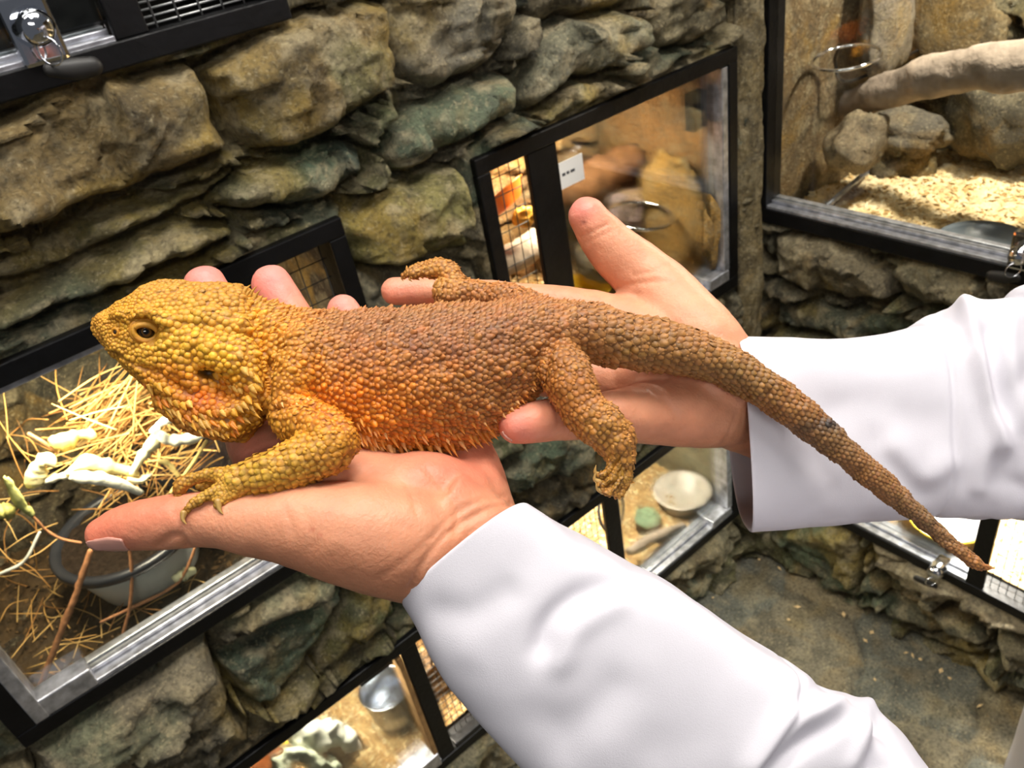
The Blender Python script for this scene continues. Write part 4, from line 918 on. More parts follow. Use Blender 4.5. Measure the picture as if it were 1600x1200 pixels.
def lay(C, A, Bv, i0, i1, L, W, H, spike, dome=False, limit=.0016, grow=None, jit=.18, tub=0.0, radial=False):
    seg = np.linalg.norm(np.diff(C, axis=0), axis=1); u = np.concatenate([[0], np.cumsum(seg)])
    pos = u[i0]; row = 0; P_, B_, S_, C_ = [], [], [], []
    while pos < u[min(i1, len(u) - 1)]:
        i = min(np.searchsorted(u, pos, 'right') - 1, len(C) - 2); t = (pos - u[i]) / max(seg[i], 1e-9)
        c = C[i] * (1 - t) + C[i + 1] * t; a = A[i] * (1 - t) + A[i + 1] * t; b = Bv[i] * (1 - t) + Bv[i + 1] * t; T = nrm(C[i + 1] - C[i])
        ra, rb = np.linalg.norm(a), np.linalg.norm(b); per = np.pi * (3 * (ra + rb) - math.sqrt((3 * ra + rb) * (ra + 3 * rb)))
        k = 1.0 if grow is None else grow((i + t), (ra + rb) / 2)
        n = max(6, int(per / (W * k)))
        th = (np.arange(n) + .5 * (row % 2) + rs.uniform(-jit, jit, n)) / n * 2 * np.pi
        # even spacing along the ellipse
        tt = np.linspace(0, 2 * np.pi, 181); sp = np.concatenate([[0], np.cumsum(np.hypot(ra * np.sin(tt[:-1]), rb * np.cos(tt[:-1])))]); th = np.interp((th % (2 * np.pi)) / (2 * np.pi) * sp[-1], sp, tt)
        for x in th:
            P_.append(c + a * math.cos(x) + b * math.sin(x) + T * rs.uniform(-jit, jit) * L * k); B_.append(T); S_.append(k); C_.append(c)
        pos += L * k; row += 1
    P_ = np.array(P_); cc = None; out = []
    for p, T, k, cc in zip(P_, B_, S_, C_):
        if radial:                            # outermost skin met on the way in to the body axis
            dv = nrm(cc - p); f, n, _, dist = bv.ray_cast(Vector(p - dv * limit), Vector(dv), limit + .006)
            if f is None: continue
        else:
            f, n, _, dist = bv.find_nearest(Vector(p))
            if f is None or dist > limit: continue
        out.append((np.array(f), np.array(n), T, k))
    if not out: return
    PP = np.array([o[0] for o in out]); cs = lizcol(PP) * (1 + rs.normal(0, .09, (len(out), 1))) * (1 + rs.normal(0, .03, (len(out), 3)))
    qq = topix(PP)
    for (f, n, T, k), c, pq in zip(out, cs, qq):
        if np.linalg.norm(f - EP) < .0046 or (pq[0] < 300 and polydist(f[None], ml)[0] < .0009): continue
        if ((pq[0] - 322) / 21) ** 2 + ((pq[1] - 586) / 10) ** 2 < 1 and (f - CAM) @ CFW < .3: continue
        z = k * rs.uniform(.88, 1.12); hh = H * k
        if tub and rs.random() < tub: hh *= 2.1; z *= 1.25; c = c * np.array([1.16, 1.1, .95])
        add_scale(f, n, T, L * .66 * z, W * .60 * z, hh * rs.uniform(.8, 1.2), spike, np.clip(c, 0, 1), not dome)
iN, iH = 9 * 7, 20 * 7
def ghead(i, r):
    x = np.interp(i / 7, np.arange(len(ht)), ht[:, 0]); return float(np.interp(x, [146, 200, 280, 340, 385, 410], [.40, .50, .74, 1.04, 1.02, .72]))
lay(HC, HA, HB, 4, iN, .0024, .0025, .00068, .15, True, .018, ghead, .28, 0.0, True)
lay(HC, HA, HB, iN - 3, iH, .0021, .0022, .00085, .80, False, .007, None, .24, .12, True)
lay(HC, HA, HB, iH, len(HC) - 3, .0036, .0032, .00095, .60, False, .004, lambda i, r: float(np.clip(r / .0118, .44, 1.0)), .10)
for s in SURF: lay(s['C'], s['A'], s['B'], 0, len(s['C']) - 1, s['L'], s['W'], s['H'], s['spike'], False, .0022, None, .15)
# close the gaps on the steep bulges with small granular scales
cell = .0016; occ = {}
def cellof(p): return (int(math.floor(p[0] / cell)), int(math.floor(p[1] / cell)), int(math.floor(p[2] / cell)))
for p in SP: occ.setdefault(cellof(p), []).append(p)
V2 = getV(liz); N2 = getN(liz); q2 = topix(V2); C2 = lizcol(V2); nearv = (V2 - CAM) @ CFW < .305
for i in rs.permutation(len(V2)):
    p = V2[i]; x, y = q2[i]
    sp = .00175 if x < 420 else .00155
    if x > 1200 or np.linalg.norm(p - EP) < .0048 or (nearv[i] and ((x - 322) / 20) ** 2 + ((y - 586) / 9) ** 2 < 1): continue
    if x < 300 and nearv[i] and polydist(p[None], ml)[0] < .0009: continue
    kx, ky, kz = cellof(p); ok = True
    for a in (-1, 0, 1):
        for b in (-1, 0, 1):
            for c in (-1, 0, 1):
                for o_ in occ.get((kx + a, ky + b, kz + c), ()):
                    if (o_[0] - p[0]) ** 2 + (o_[1] - p[1]) ** 2 + (o_[2] - p[2]) ** 2 < sp * sp: ok = False; break
                if not ok: break
            if not ok: break
        if not ok: break
    if not ok: continue
    occ.setdefault((kx, ky, kz), []).append(p)
    add_scale(p, N2[i], CRT * .9 + DN * .3, sp * .62, sp * .6, .00045, .35, np.clip(C2[i] * (1 + rs.normal(0, .08)), 0, 1), x > 420)
# conical tubercles with pale tips all over the flanks, back and limbs
k5 = np.linspace(0, 2 * np.pi, 5, endpoint=False); made = {}
for i in rs.permutation(len(V2)):
    p = V2[i]; x, y = q2[i]
    if x < 425 or x > 1010: continue
    sp = .0036 if y > 520 else .0026
    kk = (int(math.floor(p[0] / sp)), int(math.floor(p[1] / sp)), int(math.floor(p[2] / sp)))
    if any((kk[0] + a, kk[1] + b, kk[2] + c) in made and np.linalg.norm(made[(kk[0] + a, kk[1] + b, kk[2] + c)] - p) < sp for a in (-1, 0, 1) for b in (-1, 0, 1) for c in (-1, 0, 1)): continue
    made[kk] = p; n = N2[i]; big = rs.random() < .22; r_ = rs.uniform(.0006, .00085) * (1.3 if big else 1); h_ = rs.uniform(.0010, .0016) * (1.35 if big else 1)
    bk = nrm(CRT * .8 + DN * .25 - n * (n @ (CRT * .8 + DN * .25))); sd_ = np.cross(n, bk); c = C2[i]
    j = sn[0]; SV.append(np.concatenate([p + (np.cos(k5) * r_)[:, None] * bk + (np.sin(k5) * r_)[:, None] * sd_ + n * .0001, (p + n * h_ * .75 + bk * h_ * .75)[None]])); sn[0] += 6
    for a in range(5): SF.append((j + a, j + (a + 1) % 5, j + 5))
    SC.append(np.concatenate([np.repeat((c * .95)[None], 5, 0), np.clip(c * 1.7 + .02, 0, 1)[None]]))
o = mk('scales', np.concatenate(SV), SF, M['scale'], LZ, True, np.concatenate(SC)); tag(o, None, None, None, 'stuff')

def thorn(g, p, dirv, L, r, c, bend=None):
    d = nrm(dirv); b = np.zeros(3) if bend is None else bend
    tube(g, [p - d * r * .6, p + d * L * .35 + b * .10 * L, p + d * L * .72 + b * .32 * L, p + d * L + b * .62 * L], [r, r * .66, r * .32, r * .03], 7, 3, c)
g = G(); cs_ = lin([(224, 146, 58), (236, 176, 108), (210, 126, 42)])
def side_row(pts, n, L0, L1, r, seed, dz=0.0):
    rr = np.random.default_rng(seed); P = sub(pts, 12); idx = np.linspace(0, len(P) - 1, n)
    for i in idx:
        x, y = np.array(P[int(i)]) + rr.normal(0, 2.0, 2) - np.array((0, 7)); p, nn = hit(bv, x, y)
        if p is None: continue
        t = i / len(P); L = rr.uniform(L0, L1) * (1 - .45 * t)
        dv = DN * .95 + CRT * rr.uniform(.22, .5) + nn * .35 - CFW * .45 + CRT * .3 * t
        thorn(g, p, dv, L, r, cs_[int(rr.integers(0, 3))] * rr.uniform(.85, 1.15), CRT * .5 + DN * .3)
side_row([(570, 699), (590, 702), (620, 706), (680, 702), (730, 694), (768, 680)], 22, .0052, .0074, .00125, 1)
side_row([(562, 688), (574, 691), (590, 694), (650, 696), (710, 690), (770, 670), (806, 644)], 23, .0030, .0044, .0010, 2)
side_row([(560, 668), (574, 675), (600, 684), (660, 686), (730, 674), (790, 650), (830, 612)], 24, .0020, .0030, .0009, 3)
side_row([(432, 636), (456, 640), (478, 636), (492, 628)], 8, .0010, .0016, .0006, 4)
side_row([(800, 650), (824, 624), (840, 596), (848, 576)], 10, .0016, .0024, .0008, 5)
o = g.build('side_spines', M['scale'], LZ, True, True); o['label'] = 'fringe of sharp spines along the belly edge'; o['kind'] = 'stuff'
g = G(); cb = lin([(222, 160, 50), (206, 120, 30), (232, 178, 84), (196, 146, 60)])
for row, (pts, n, L0, L1, r) in enumerate((([(236, 606), (258, 630), (286, 648), (320, 660), (352, 664), (384, 652), (400, 632)], 20, .0022, .0034, .0013), ([(226, 600), (250, 628), (276, 652), (308, 668), (340, 676), (368, 680)], 20, .0018, .0030, .0011),
                                         ([(250, 604), (276, 628), (306, 642), (340, 648), (374, 640), (396, 618)], 16, .0016, .0024, .0014), ([(340, 590), (362, 606), (384, 612), (402, 606)], 8, .0012, .0020, .0017), ([(372, 560), (392, 588), (404, 600)], 5, .0012, .0022, .0016))):
    P = sub(pts, 12)
    for i in np.linspace(0, len(P) - 1, n):
        x, y = np.array(P[int(i)]) + rs.normal(0, 2.2, 2); p, nn = hit(bv, x, y)
        if p is None: continue
        thorn(g, p, nn * .6 + DN * .75 + CRT * .55, rs.uniform(L0, L1), r * rs.uniform(.8, 1.15), cb[int(rs.integers(0, 4))] * rs.uniform(.8, 1.15), CRT * .4)
o = g.build('beard_spines', M['scale'], LZ, True, True); o['kind'] = 'stuff'
g = G(); cn = lin([(236, 186, 70), (214, 160, 66), (196, 138, 70)])
for x, y, L in ((384, 448, .0040), (391, 452, .0050), (398, 456, .0044), (388, 452, .0030), (404, 463, .0034)):
    f, nn, _, _ = bv.find_nearest(Vector(px(x, y + 6, .290))); thorn(g, np.array(f), CUP * .9 + CRT * .45 + np.array(nn) * .3, L * .85, .0010, cn[1] * .8, CRT * .4)
for i in range(0, 150):                          # crest of little spines along the back and the neck fold
    k = rs.uniform(9.2, 21); C_ = HC[int(k * 7)] + HA[int(k * 7)] * .97 + HB[int(k * 7)] * rs.uniform(-.1, .45)
    f, nn, _, _ = bv.find_nearest(Vector(C_)); thorn(g, np.array(f), np.array(nn) * .8 + CRT * .8, rs.uniform(.0010, .0021), .00055, lizcol(np.array(f)[None])[0] * 1.35)
for pts, n, L in (([(384, 456), (400, 500), (408, 545), (414, 590), (418, 612)], 18, .0017), ([(424, 520), (440, 500), (470, 492)], 8, .0018), ([(924, 590), (944, 630), (952, 650)], 9, .0009), ([(972, 664), (984, 690), (988, 720)], 9, .0009)):
    P = sub(pts, 12)
    for i in np.linspace(0, len(P) - 1, n):
        p, nn = hit(bv, *P[int(i)])
        if p is not None: thorn(g, p, nn * .7 + CRT * .9 + CUP * .1, L * rs.uniform(.7, 1.3), .0006, lizcol(p[None])[0] * 1.35)
o = g.build('crest_spines', M['scale'], LZ, True, True); o['kind'] = 'stuff'
# ---- eye with its lids
p, nn = hit(bv, 228, 518); ev = nrm(CAM - p); ec = p - ev * .0006
ex = nrm(CRT - ev * (CRT @ ev)); ey = np.cross(ev, ex); ang = .18; e1 = ex * math.cos(ang) - ey * math.sin(ang); e2 = ex * math.sin(ang) + ey * math.cos(ang)
g = G(); th = np.linspace(0.001, np.pi, 24); phi = np.linspace(0, 2 * np.pi, 32, endpoint=False); VV = []; CC = []
for t in th:
    for f in phi:
        x, y = math.sin(t) * math.cos(f), math.sin(t) * math.sin(f); VV.append(ec + .0031 * (e1 * x + e2 * y + ev * math.cos(t)))
        rr_ = math.hypot((x - .04) / 1.0, y / .95); CC.append(lin((6, 5, 5)) if rr_ < .36 else (lin((92, 62, 22)) if rr_ < .56 else lin((26, 18, 10))))
g.add(VV, ringfaces(24, 32, False), np.array(CC)); eye = g.build('eye', M['eye'], LZ, True, True)
g = G(); lc = lin((222, 158, 44))
def lid(rx, ry, r, off, a0, a1, c, lift=0.0):
    t = np.linspace(a0, a1, 26); tube(g, [ec + ev * (off + lift * math.sin(x)) + e1 * rx * math.cos(x) + e2 * ry * math.sin(x) for x in t], np.full(26, r) * (1 if a1 - a0 > 5 else np.sin(np.linspace(.35, np.pi - .35, 26)) ** .5), 10, 1, c)
lid(.0039, .0031, .0010, .0016, 0, 2 * np.pi, lin((206, 146, 44)))
lid(.0047, .0039, .0009, .0010, 0.1, 2 * np.pi - .1, lin((190, 128, 36)))
lid(.0034, .0024, .0011, .0022, .2, np.pi - .2, lin((210, 152, 56)), .0006)
lid(.0040, .0034, .0009, .0018, np.pi + .3, 2 * np.pi - .3, lin((196, 132, 40)))
g.build('eyelid', M['scale'], LZ, True, True)
p, nn = hit(bv, 181, 519); g = G(); u = nrm(np.cross(nn, CUP)); v = np.cross(nn, u); torus(g, p + nn * .0003, .0012, .0005, u, v, 20, 8, col=lin((206, 140, 40))); g.build('nostril_rim', M['scale'], LZ, True, True)
g = G(); sphere(g, p - nn * .0002, (.0009, .0009, .0009), 12, 8); g.build('nostril', M['darkpit'], LZ)
# ---- claws
def claw(pts, r):
    g = G(); P = [px(x, y, d) for x, y, d in pts]; tube(g, P, np.linspace(r, r * .12, len(P)), 8, 5, None, 1, None, True); g.build('claw', M['claw'], LZ)
claw([(279, 766, .265), (277, 776, .264), (280, 784, .263)], .0012)
claw([(287, 802, .2572), (286, 812, .2565), (291, 819, .256)], .0012)
claw([(341, 784, .258), (343, 796, .257), (348, 803, .2565)], .0013)
claw([(936, 742, .282), (930, 738, .2815), (931, 727, .281)], .0012)
claw([(936, 753, .281), (929, 748, .2805), (931, 737, .280)], .0012)
claw([(942, 768, .281), (934, 764, .2805), (931, 754, .280)], .0012)
claw([(634, 429, .344), (628, 434, .344), (630, 439, .3435)], .0010)
claw([(646, 430, .342), (640, 436, .3415), (644, 440, .341)], .0010)

# ================================================================== PERSON holding the lizard: hands, arms, white coat
g = G()
# near hand (palm up, thumb towards the viewer)
def tb(st, flat=1.0, up=None, n=22): ptube(g, st, n, 7, flat, up)
tb([(735, 868, .290, 84), (650, 852, .278, 90), (560, 836, .2705, 84), (470, 822, .2670, 68), (400, 818, .2660, 55), (345, 812, .2665, 47), (290, 812, .2675, 45), (235, 818, .2680, 41), (190, 826, .2685, 35), (162, 834, .2690, 27)])
tb([(742, 850, .294, 84), (650, 800, .289, 78), (540, 760, .292, 66), (440, 725, .303, 52), (405, 700, .312, 46), (392, 655, .326, 44), (375, 580, .340, 40), (350, 505, .348, 37), (321, 448, .352, 33)])
tb([(742, 845, .297, 80), (660, 780, .300, 64), (560, 715, .312, 52), (510, 675, .328, 44), (490, 600, .345, 40), (465, 515, .355, 35), (425, 446, .358, 31)])
tb([(744, 835, .300, 76), (680, 770, .306, 60), (620, 705, .325, 48), (590, 640, .345, 42), (575, 560, .358, 34), (536, 486, .362, 27)])
tb([(742, 820, .302, 70), (735, 765, .305, 60), (722, 722, .318, 56), (690, 660, .345, 40), (640, 580, .352, 30), (610, 530, .352, 24)])
tb([(600, 790, .283, 62), (660, 770, .290, 66), (715, 780, .295, 62)])
# near forearm to elbow, shoulder (world), under the sleeve
elN = px(1500, 1600, .315); shN = np.array([-0.62, -0.95, 1.36])
elF = px(1960, 700, .45); shF = np.array([-0.36, -0.72, 1.36])
def arm(cpts, A0, B0, radii):
    P = np.array(cpts); Dd = cr(np.column_stack([P, np.array(radii)]), 8); C = Dd[:, :3]; T = nrm(np.gradient(C, axis=0)); A = []
    a = nrm(A0)
    for t in T: a = nrm(a - t * (a @ t)); A.append(a)
    A = np.array(A); loft(g, C, A * Dd[:, 3:4], np.cross(T, A) * Dd[:, 4:5], 26)
axN = nrm(px(800, 785, .285) - px(640, 945, .285))
arm([px(655, 800, .282), px(718, 864, .285), px(800, 945, .287), px(930, 1060, .290), elN, (elN + shN) / 2, shN, (shN + shF) / 2 + np.array((.0, -.02, .02)), shF],
    axN, None, [(.020, .015), (.0255, .0190), (.0265, .0215), (.028, .024), (.028, .026), (.026, .026), (.026, .026), (.03, .03), (.03, .03)])
# far hand
tb([(1150, 592, .352, 54), (1105, 545, .353, 64), (1062, 500, .362, 62), (1028, 456, .369, 54), (992, 420, .371, 46), (955, 385, .371, 41), (934, 360, .370, 37), (919, 338, .369, 32)])
tb([(1145, 585, .353, 54), (1050, 540, .357, 56), (960, 505, .365, 46), (900, 482, .369, 34), (830, 470, .371, 29), (760, 464, .372, 27), (690, 457, .372, 25), (617, 455, .372, 24)])
tb([(1145, 600, .353, 54), (1050, 565, .353, 58), (950, 545, .360, 46), (880, 535, .364, 34), (780, 530, .368, 28), (700, 530, .368, 25)])
tb([(1145, 620, .352, 56), (1050, 605, .347, 58), (960, 595, .349, 46), (900, 590, .350, 34), (820, 590, .350, 28), (740, 595, .350, 24)])
tb([(1148, 642, .350, 54), (1090, 642, .336, 58), (1020, 645, .3290, 50), (960, 648, .3205, 42), (915, 650, .314, 37), (870, 656, .306, 34), (835, 661, .300, 33), (807, 665, .297, 30)])
tb([(1110, 600, .340, 70), (1050, 585, .344, 62), (1000, 600, .343, 50)])
axF = nrm(px(1150, 525, .345) - px(1150, 705, .345))
arm([px(1090, 600, .349), px(1155, 615, .352), px(1230, 640, .368), px(1400, 650, .388), elF, (elF + shF) / 2, shF], axF, None, [(.022, .016), (.0250, .0185), (.026, .0185), (.028, .020), (.026, .024), (.026, .026), (.03, .03)])
body = remesh(g, .00125, 9, .5)
V = getV(body); N = getN(body); bb = bvh_of(body)
dep = (V - CAM) @ CFW
def crease(pts, depth, wd, fine=8):
    global V
    L_ = surf_line(bb, sub(pts, fine))
    if len(L_) > 1:
        d = polydist(V, L_); V = V - N * (depth * np.exp(-(d / wd) ** 2))[:, None]
for pts, dd, wd in (([(800, 787), (770, 792), (730, 812), (690, 842), (660, 880), (640, 920)], .0009, .0011), ([(790, 775), (750, 782), (705, 808), (672, 842)], .0006, .0010), ([(668, 735), (700, 770), (716, 800), (712, 830)], .0007, .0012), ([(612, 730), (640, 765), (650, 800)], .0004, .0010),
                    ([(250, 852), (270, 838), (284, 842), (292, 856)], .0011, .0012), ([(268, 790), (280, 812), (284, 836)], .0005, .0011), ([(276, 782), (290, 806), (296, 832)], .0004, .0010), ([(440, 790), (452, 812), (455, 835)], .0003, .0010), ([(460, 780), (480, 805), (486, 830)], .0003, .0009), ([(590, 905), (640, 870), (690, 828)], .0004, .0014),
                    ([(380, 725), (400, 705), (430, 695)], .0006, .0010), ([(372, 738), (398, 720), (424, 716)], .0004, .0009),
                    ([(905, 372), (925, 362), (950, 350)], .0007, .0010), ([(908, 382), (930, 372), (956, 360)], .0004, .0009), ([(958, 452), (1000, 442), (1050, 440)], .0006, .0012), ([(990, 430), (1020, 424), (1042, 414)], .0004, .0010), ([(872, 660), (868, 640), (862, 628)], .0007, .0009), ([(868, 668), (874, 650), (866, 632)], .0004, .0008),
                    ([(930, 600), (960, 640), (985, 672)], .0006, .0012), ([(1020, 615), (1050, 640), (1062, 672)], .0005, .0014), ([(1150, 650), (1140, 675), (1128, 695)], .0006, .0013), ([(675, 433), (680, 455), (678, 476)], .0004, .0009), ([(960, 600), (1010, 606), (1040, 626)], .0004, .0012)):
    crease(pts, dd, wd)
V = V + N * (.0006 * fbm(V * 40, 3, 6) + .00010 * fbm(V * 260, 3, 8))[:, None]
putV(body, V)
def sk(P):
    return blobs(P, (212, 146, 112), [(150, 835, 70, 50, (218, 116, 92), .75), (240, 790, 60, 34, (218, 116, 90), .6), (320, 425, 50, 50, (232, 136, 130), .9), (425, 430, 50, 60, (232, 140, 132), .9), (535, 470, 40, 40, (230, 142, 132), .85), (700, 735, 90, 34, (224, 122, 98), .8), (400, 710, 60, 40, (204, 122, 108), .6),
                                     (905, 320, 36, 30, (232, 138, 126), .85), (620, 452, 50, 34, (230, 148, 124), .7), (805, 665, 46, 40, (228, 134, 116), .85), (560, 800, 120, 40, (214, 150, 116), .6), (520, 870, 160, 40, (190, 126, 92), .7), (640, 900, 60, 50, (184, 122, 90), .7), (1060, 660, 80, 40, (206, 134, 100), .5), (1010, 430, 60, 60, (222, 156, 122), .7),
                                     (1080, 500, 60, 60, (222, 158, 124), .6), (912, 347, 4, 3, (150, 86, 76), .8), (488, 827, 3, 3, (170, 60, 50), .9), (500, 836, 2.5, 2.5, (170, 60, 50), .8), (1160, 670, 40, 50, (206, 146, 112), .6)])
c = sk(V) * (1 + .05 * fbm(V * 120, 3, 3)[:, None])
setcol(body, np.clip(c, 0, 1)); body.materials.append(M['skin'])
for p_ in body.polygons: p_.use_smooth = True
body.name = 'person'; PE = bpy.data.objects.new('person', body); COL.objects.link(PE)
tag(PE, 'person in a white coat holding out both open hands under a lizard', 'person')
bb = bvh_of(body)
# nails
def nail(name, pts, wpx, dpt, normal, label=None):
    P = np.array([px(x, y, dpt) for x, y in pts]); C = cr(P, 8); k = len(C); T = nrm(np.gradient(C, axis=0)); n0 = nrm(normal); V_ = []
    wd = np.interp(np.linspace(0, 1, k), np.linspace(0, 1, len(wpx)), wpx) * dpt / F
    for i in range(k):
        s = nrm(np.cross(T[i], n0)); u = np.cross(s, T[i])
        for j in range(9):
            q = j / 8 * 2 - 1; V_.append(C[i] + s * wd[i] * q - u * wd[i] * .45 * q * q)
    I = np.arange(k * 9).reshape(k, 9); Fc = np.stack([I[:-1, :-1], I[:-1, 1:], I[1:, 1:], I[1:, :-1]], -1).reshape(-1, 4).tolist()
    # lay it on the skin
    V_ = np.array(V_); W_ = []
    for v in V_:
        f, n, _, dd = bb.find_nearest(Vector(v)); f = np.array(f); n = np.array(n); W_.append(f + n * .0005)
    o = mk(name, np.array(W_), Fc, M['nail'], PE); sd = o.modifiers.new('thickness', 'SOLIDIFY'); sd.thickness = .0007
    if label: o['label'] = label
    return o
nail('thumbnail', [(128, 856), (150, 855), (176, 850), (200, 846)], [8, 14, 15, 11], .2635, -CFW * .5 - CUP, 'pale thumbnail on the underside of the thumb tip')
nail('fingernail', [(776, 678), (784, 690), (798, 697)], [4, 5, 4], .292, -CUP - CRT * .5)

# ---- white coat: two sleeves and the body of the coat
def sleeve(name, st, tail, skew0, folds, seed, seam_i):
    """st: (top x, y, bottom x, y, depth, half thickness); tail: world (centre, radius) on to the shoulder"""
    top = [px(a, b, e) for a, b, c_, d_, e, f in st]; bot = [px(c_, d_, e) for a, b, c_, d_, e, f in st]
    C = [(t + b) / 2 for t, b in zip(top, bot)]; A = [(t - b) / 2 for t, b in zip(top, bot)]; Bv = [-CFW * s[5] for s in st]
    Bv[0] = Bv[0] + skew0; Bv[1] = Bv[1] + skew0 * .4
    ax = A[-1]
    for c_, r_ in tail:
        t_ = nrm(np.array(c_) - C[-1]); a = nrm(ax - t_ * (ax @ t_)); C.append(np.array(c_)); A.append(a * r_); Bv.append(nrm(np.cross(t_, a)) * r_ * (1 if np.cross(t_, a) @ -CFW > 0 else -1))
    D_ = cr(np.column_stack([C, A, Bv]), 12); C, A, Bv = D_[:, :3], D_[:, 3:6], D_[:, 6:9]; n = 96
    th = np.linspace(0, 2 * np.pi, n, endpoint=False); c_, s_ = np.cos(th), np.sin(th)
    S_ = np.where(s_ > 0, .64 * np.abs(s_) ** .52, -np.abs(s_) ** .8); c_ = np.sign(c_) * np.abs(c_) ** .86      # flat-lying front
    S_ = np.repeat(S_[None], len(C), 0)
    Vv = (C[:, None] + A[:, None] * c_[None, :, None] + Bv[:, None] * S_[:, :, None]).reshape(-1, 3)
    Nn = nrm((A[:, None] * c_[None, :, None] / (np.linalg.norm(A, axis=1)[:, None, None] ** 2) + Bv[:, None] * s_[None, :, None] / (np.linalg.norm(Bv, axis=1)[:, None, None] ** 2)).reshape(-1, 3))
    si = np.repeat(np.arange(len(C)), n) / 12.0
    q = topix(Vv); front = (Nn @ CFW) < 0.25
    k = sst(seam_i - .2, seam_i + 1.6, si)
    Vv = Vv + Nn * ((.0013 * fbm(Vv * 24, 3, seed) * sst(.2, 1.5, si) + .0050 * k * (np.abs(fbm(Vv * 24 + 5, 3, seed + 3)) - .25))[:, None])
    for pts, amp, wpx in folds:
        d = polydist(q, sub(pts, 6)); Vv = Vv + Nn * (1.15 * amp * np.exp(-(d / wpx) ** 2) * front)[:, None]
    # stitched seam: a slight step
    Vv = Vv + Nn * (-.0022 * np.exp(-((si - seam_i) / .06) ** 2))[:, None]
    o = mk(name, Vv, ringfaces(len(C), n, False), M['coat'], PE)
    sd = o.modifiers.new('thickness', 'SOLIDIFY'); sd.thickness = .0013; sd.offset = -1
    ss = o.modifiers.new('smooth', 'SUBSURF'); ss.levels = 1; ss.render_levels = 1
    return o, Vv.reshape(len(C), n, 3), Nn.reshape(len(C), n, 3)
near_st = [(829, 794, 638, 950, .280, .034), (866, 810, 672, 1000, .280, .037), (925, 842, 722, 1074, .280, .040), (1000, 886, 780, 1142, .280, .042), (1080, 934, 840, 1206, .280, .044), (1160, 988, 905, 1270, .281, .045), (1238, 1034, 985, 1340, .282, .046), (1298, 1078, 1060, 1420, .284, .048), (1352, 1122, 1130, 1480, .287, .048), (1440, 1190, 1220, 1560, .292, .048)]
slN, VN_, NN_ = sleeve('coat_sleeve', near_st, [(elN + np.array((.0, .0, -.01)), .060), ((elN * 2 + shN) / 3, .066), ((elN + 2 * shN) / 3, .070), (shN, .078)], (px(705, 822, .28) - px(728, 882, .28)),
    [([(846, 1010), (862, 968), (915, 925), (985, 905)], -.0026, 20), ([(880, 1030), (900, 985), (960, 945)], .0016, 22), ([(690, 960), (740, 960), (790, 930)], -.0016, 30), ([(880, 1140), (930, 1110), (960, 1080)], -.0014, 36), ([(1262, 1098), (1278, 1074), (1300, 1078)], -.003, 12), ([(1180, 1200), (1230, 1130), (1290, 1110)], .0034, 22), ([(1200, 1210), (1252, 1160), (1300, 1130)], -.0035, 14), ([(1330, 1200), (1350, 1150), (1352, 1120)], .003, 16), ([(1372, 1200), (1364, 1160), (1360, 1130)], -.003, 12)], 5, 6)
far_st = [(1146, 527, 1166, 826, .357, .049), (1210, 527, 1216, 821, .360, .049), (1290, 527, 1290, 813, .364, .044), (1370, 524, 1370, 809, .368, .045), (1436, 508, 1440, 808, .372, .047), (1478, 484, 1510, 806, .376, .050), (1524, 477, 1570, 806, .380, .051), (1580, 480, 1630, 815, .385, .051), (1650, 452, 1700, 838, .395, .052)]
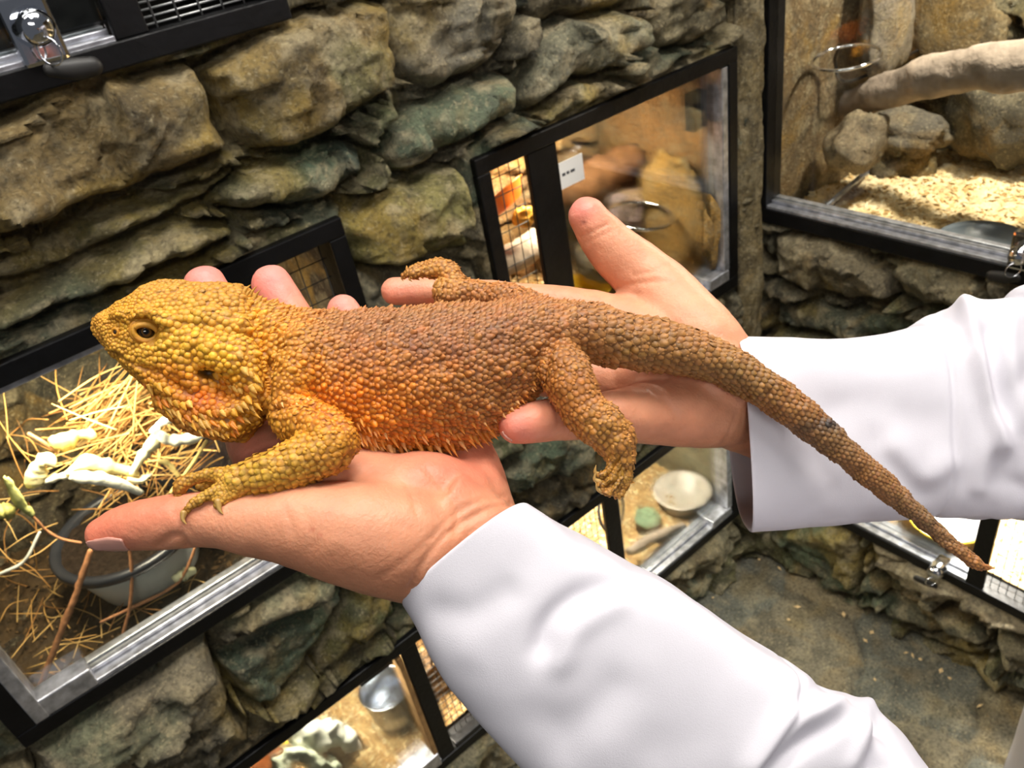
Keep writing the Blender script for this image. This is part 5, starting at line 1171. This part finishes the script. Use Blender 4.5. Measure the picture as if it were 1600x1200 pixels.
slF, VF_, NF_ = sleeve('coat_sleeve', far_st, [(elF + np.array((.0, .0, -.005)), .062), ((elF + shF) / 2, .070), (shF, .078)], px(1130, 690, .357) - px(1156, 690, .357),
    [([(1508, 482), (1520, 540), (1540, 610), (1560, 690)], .0045, 13), ([(1546, 520), (1552, 590), (1556, 640)], -.0035, 14), ([(1580, 490), (1572, 560), (1590, 650)], .0035, 20), ([(1470, 500), (1500, 505), (1512, 540)], -.0022, 12), ([(1400, 700), (1440, 745), (1480, 725)], .002, 20), ([(1375, 690), (1390, 720), (1440, 770)], -.0018, 22), ([(1300, 640), (1380, 640), (1450, 660)], -.0016, 40), ([(1530, 760), (1536, 700), (1548, 660)], .0025, 14)], 9, 4)
def stitches(Vg, Nn, i, j0, j1, step, parent, along=False, every=1):
    g = G()
    rng_ = range(j0, j1, step)
    for j in rng_:
        if along: p0, p1, n_ = Vg[j, i], Vg[j + step // 2 or j + 1, i], Nn[j, i]
        else: p0, p1, n_ = Vg[i, j % 96], Vg[i, (j + 1) % 96], Nn[i, j % 96]
        a, b = p0 + n_ * .0002, p0 + (p1 - p0) * .7 + n_ * .0002
        tube(g, [a, b], .00022, 5, 1)
    o = g.build('stitching', M['thread'], parent); o['kind'] = 'stuff'; return o
stitches(VN_, NN_, 6 * 12, 0, 48, 1, slN)
stitches(VF_, NF_, 4 * 12, 0, 46, 1, slF)
stitches(VF_, NF_, 43, 2, 5 * 12, 1, slF, True)
# coat body and trousers, standing at the right of the frame
cx, cy = -0.404, -0.852
def oval(zs, rx, ry, ox, oy, name, mat, ang=-.70):
    g = G(); ca, sa = math.cos(ang), math.sin(ang); e1, e2 = np.array((-sa, ca, 0)), np.array((ca, sa, 0))
    Dd = cr(np.column_stack([ox, oy, zs, rx, ry]), 8); C = Dd[:, :3]; loft(g, C, e2[None] * Dd[:, 4:5], e1[None] * Dd[:, 3:4], 40, True, .9)
    o = g.build(name, mat, PE); Vq = getV(o.data); Nq = getN(o.data); putV(o.data, Vq + Nq * (.006 * fbm(Vq * np.array([14, 14, 4]), 3, 4))[:, None]); return o
print('ARM', elN, shN, elF, shF)
oval([.34, .70, .95, 1.15, 1.30, 1.40, 1.45], [.19, .185, .17, .17, .185, .15, .06], [.14, .135, .115, .11, .11, .09, .05], [cx] * 7, [cy] * 7, 'coat_body', M['coat'])
for s in (-1, 1):
    oval([.0, .03, .25, .52, .8], [.06, .055, .06, .07, .08], [.10, .06, .06, .075, .085], [cx + s * .06] * 5, [cy - s * .05] * 5, 'trouser_leg', M['trouser'])
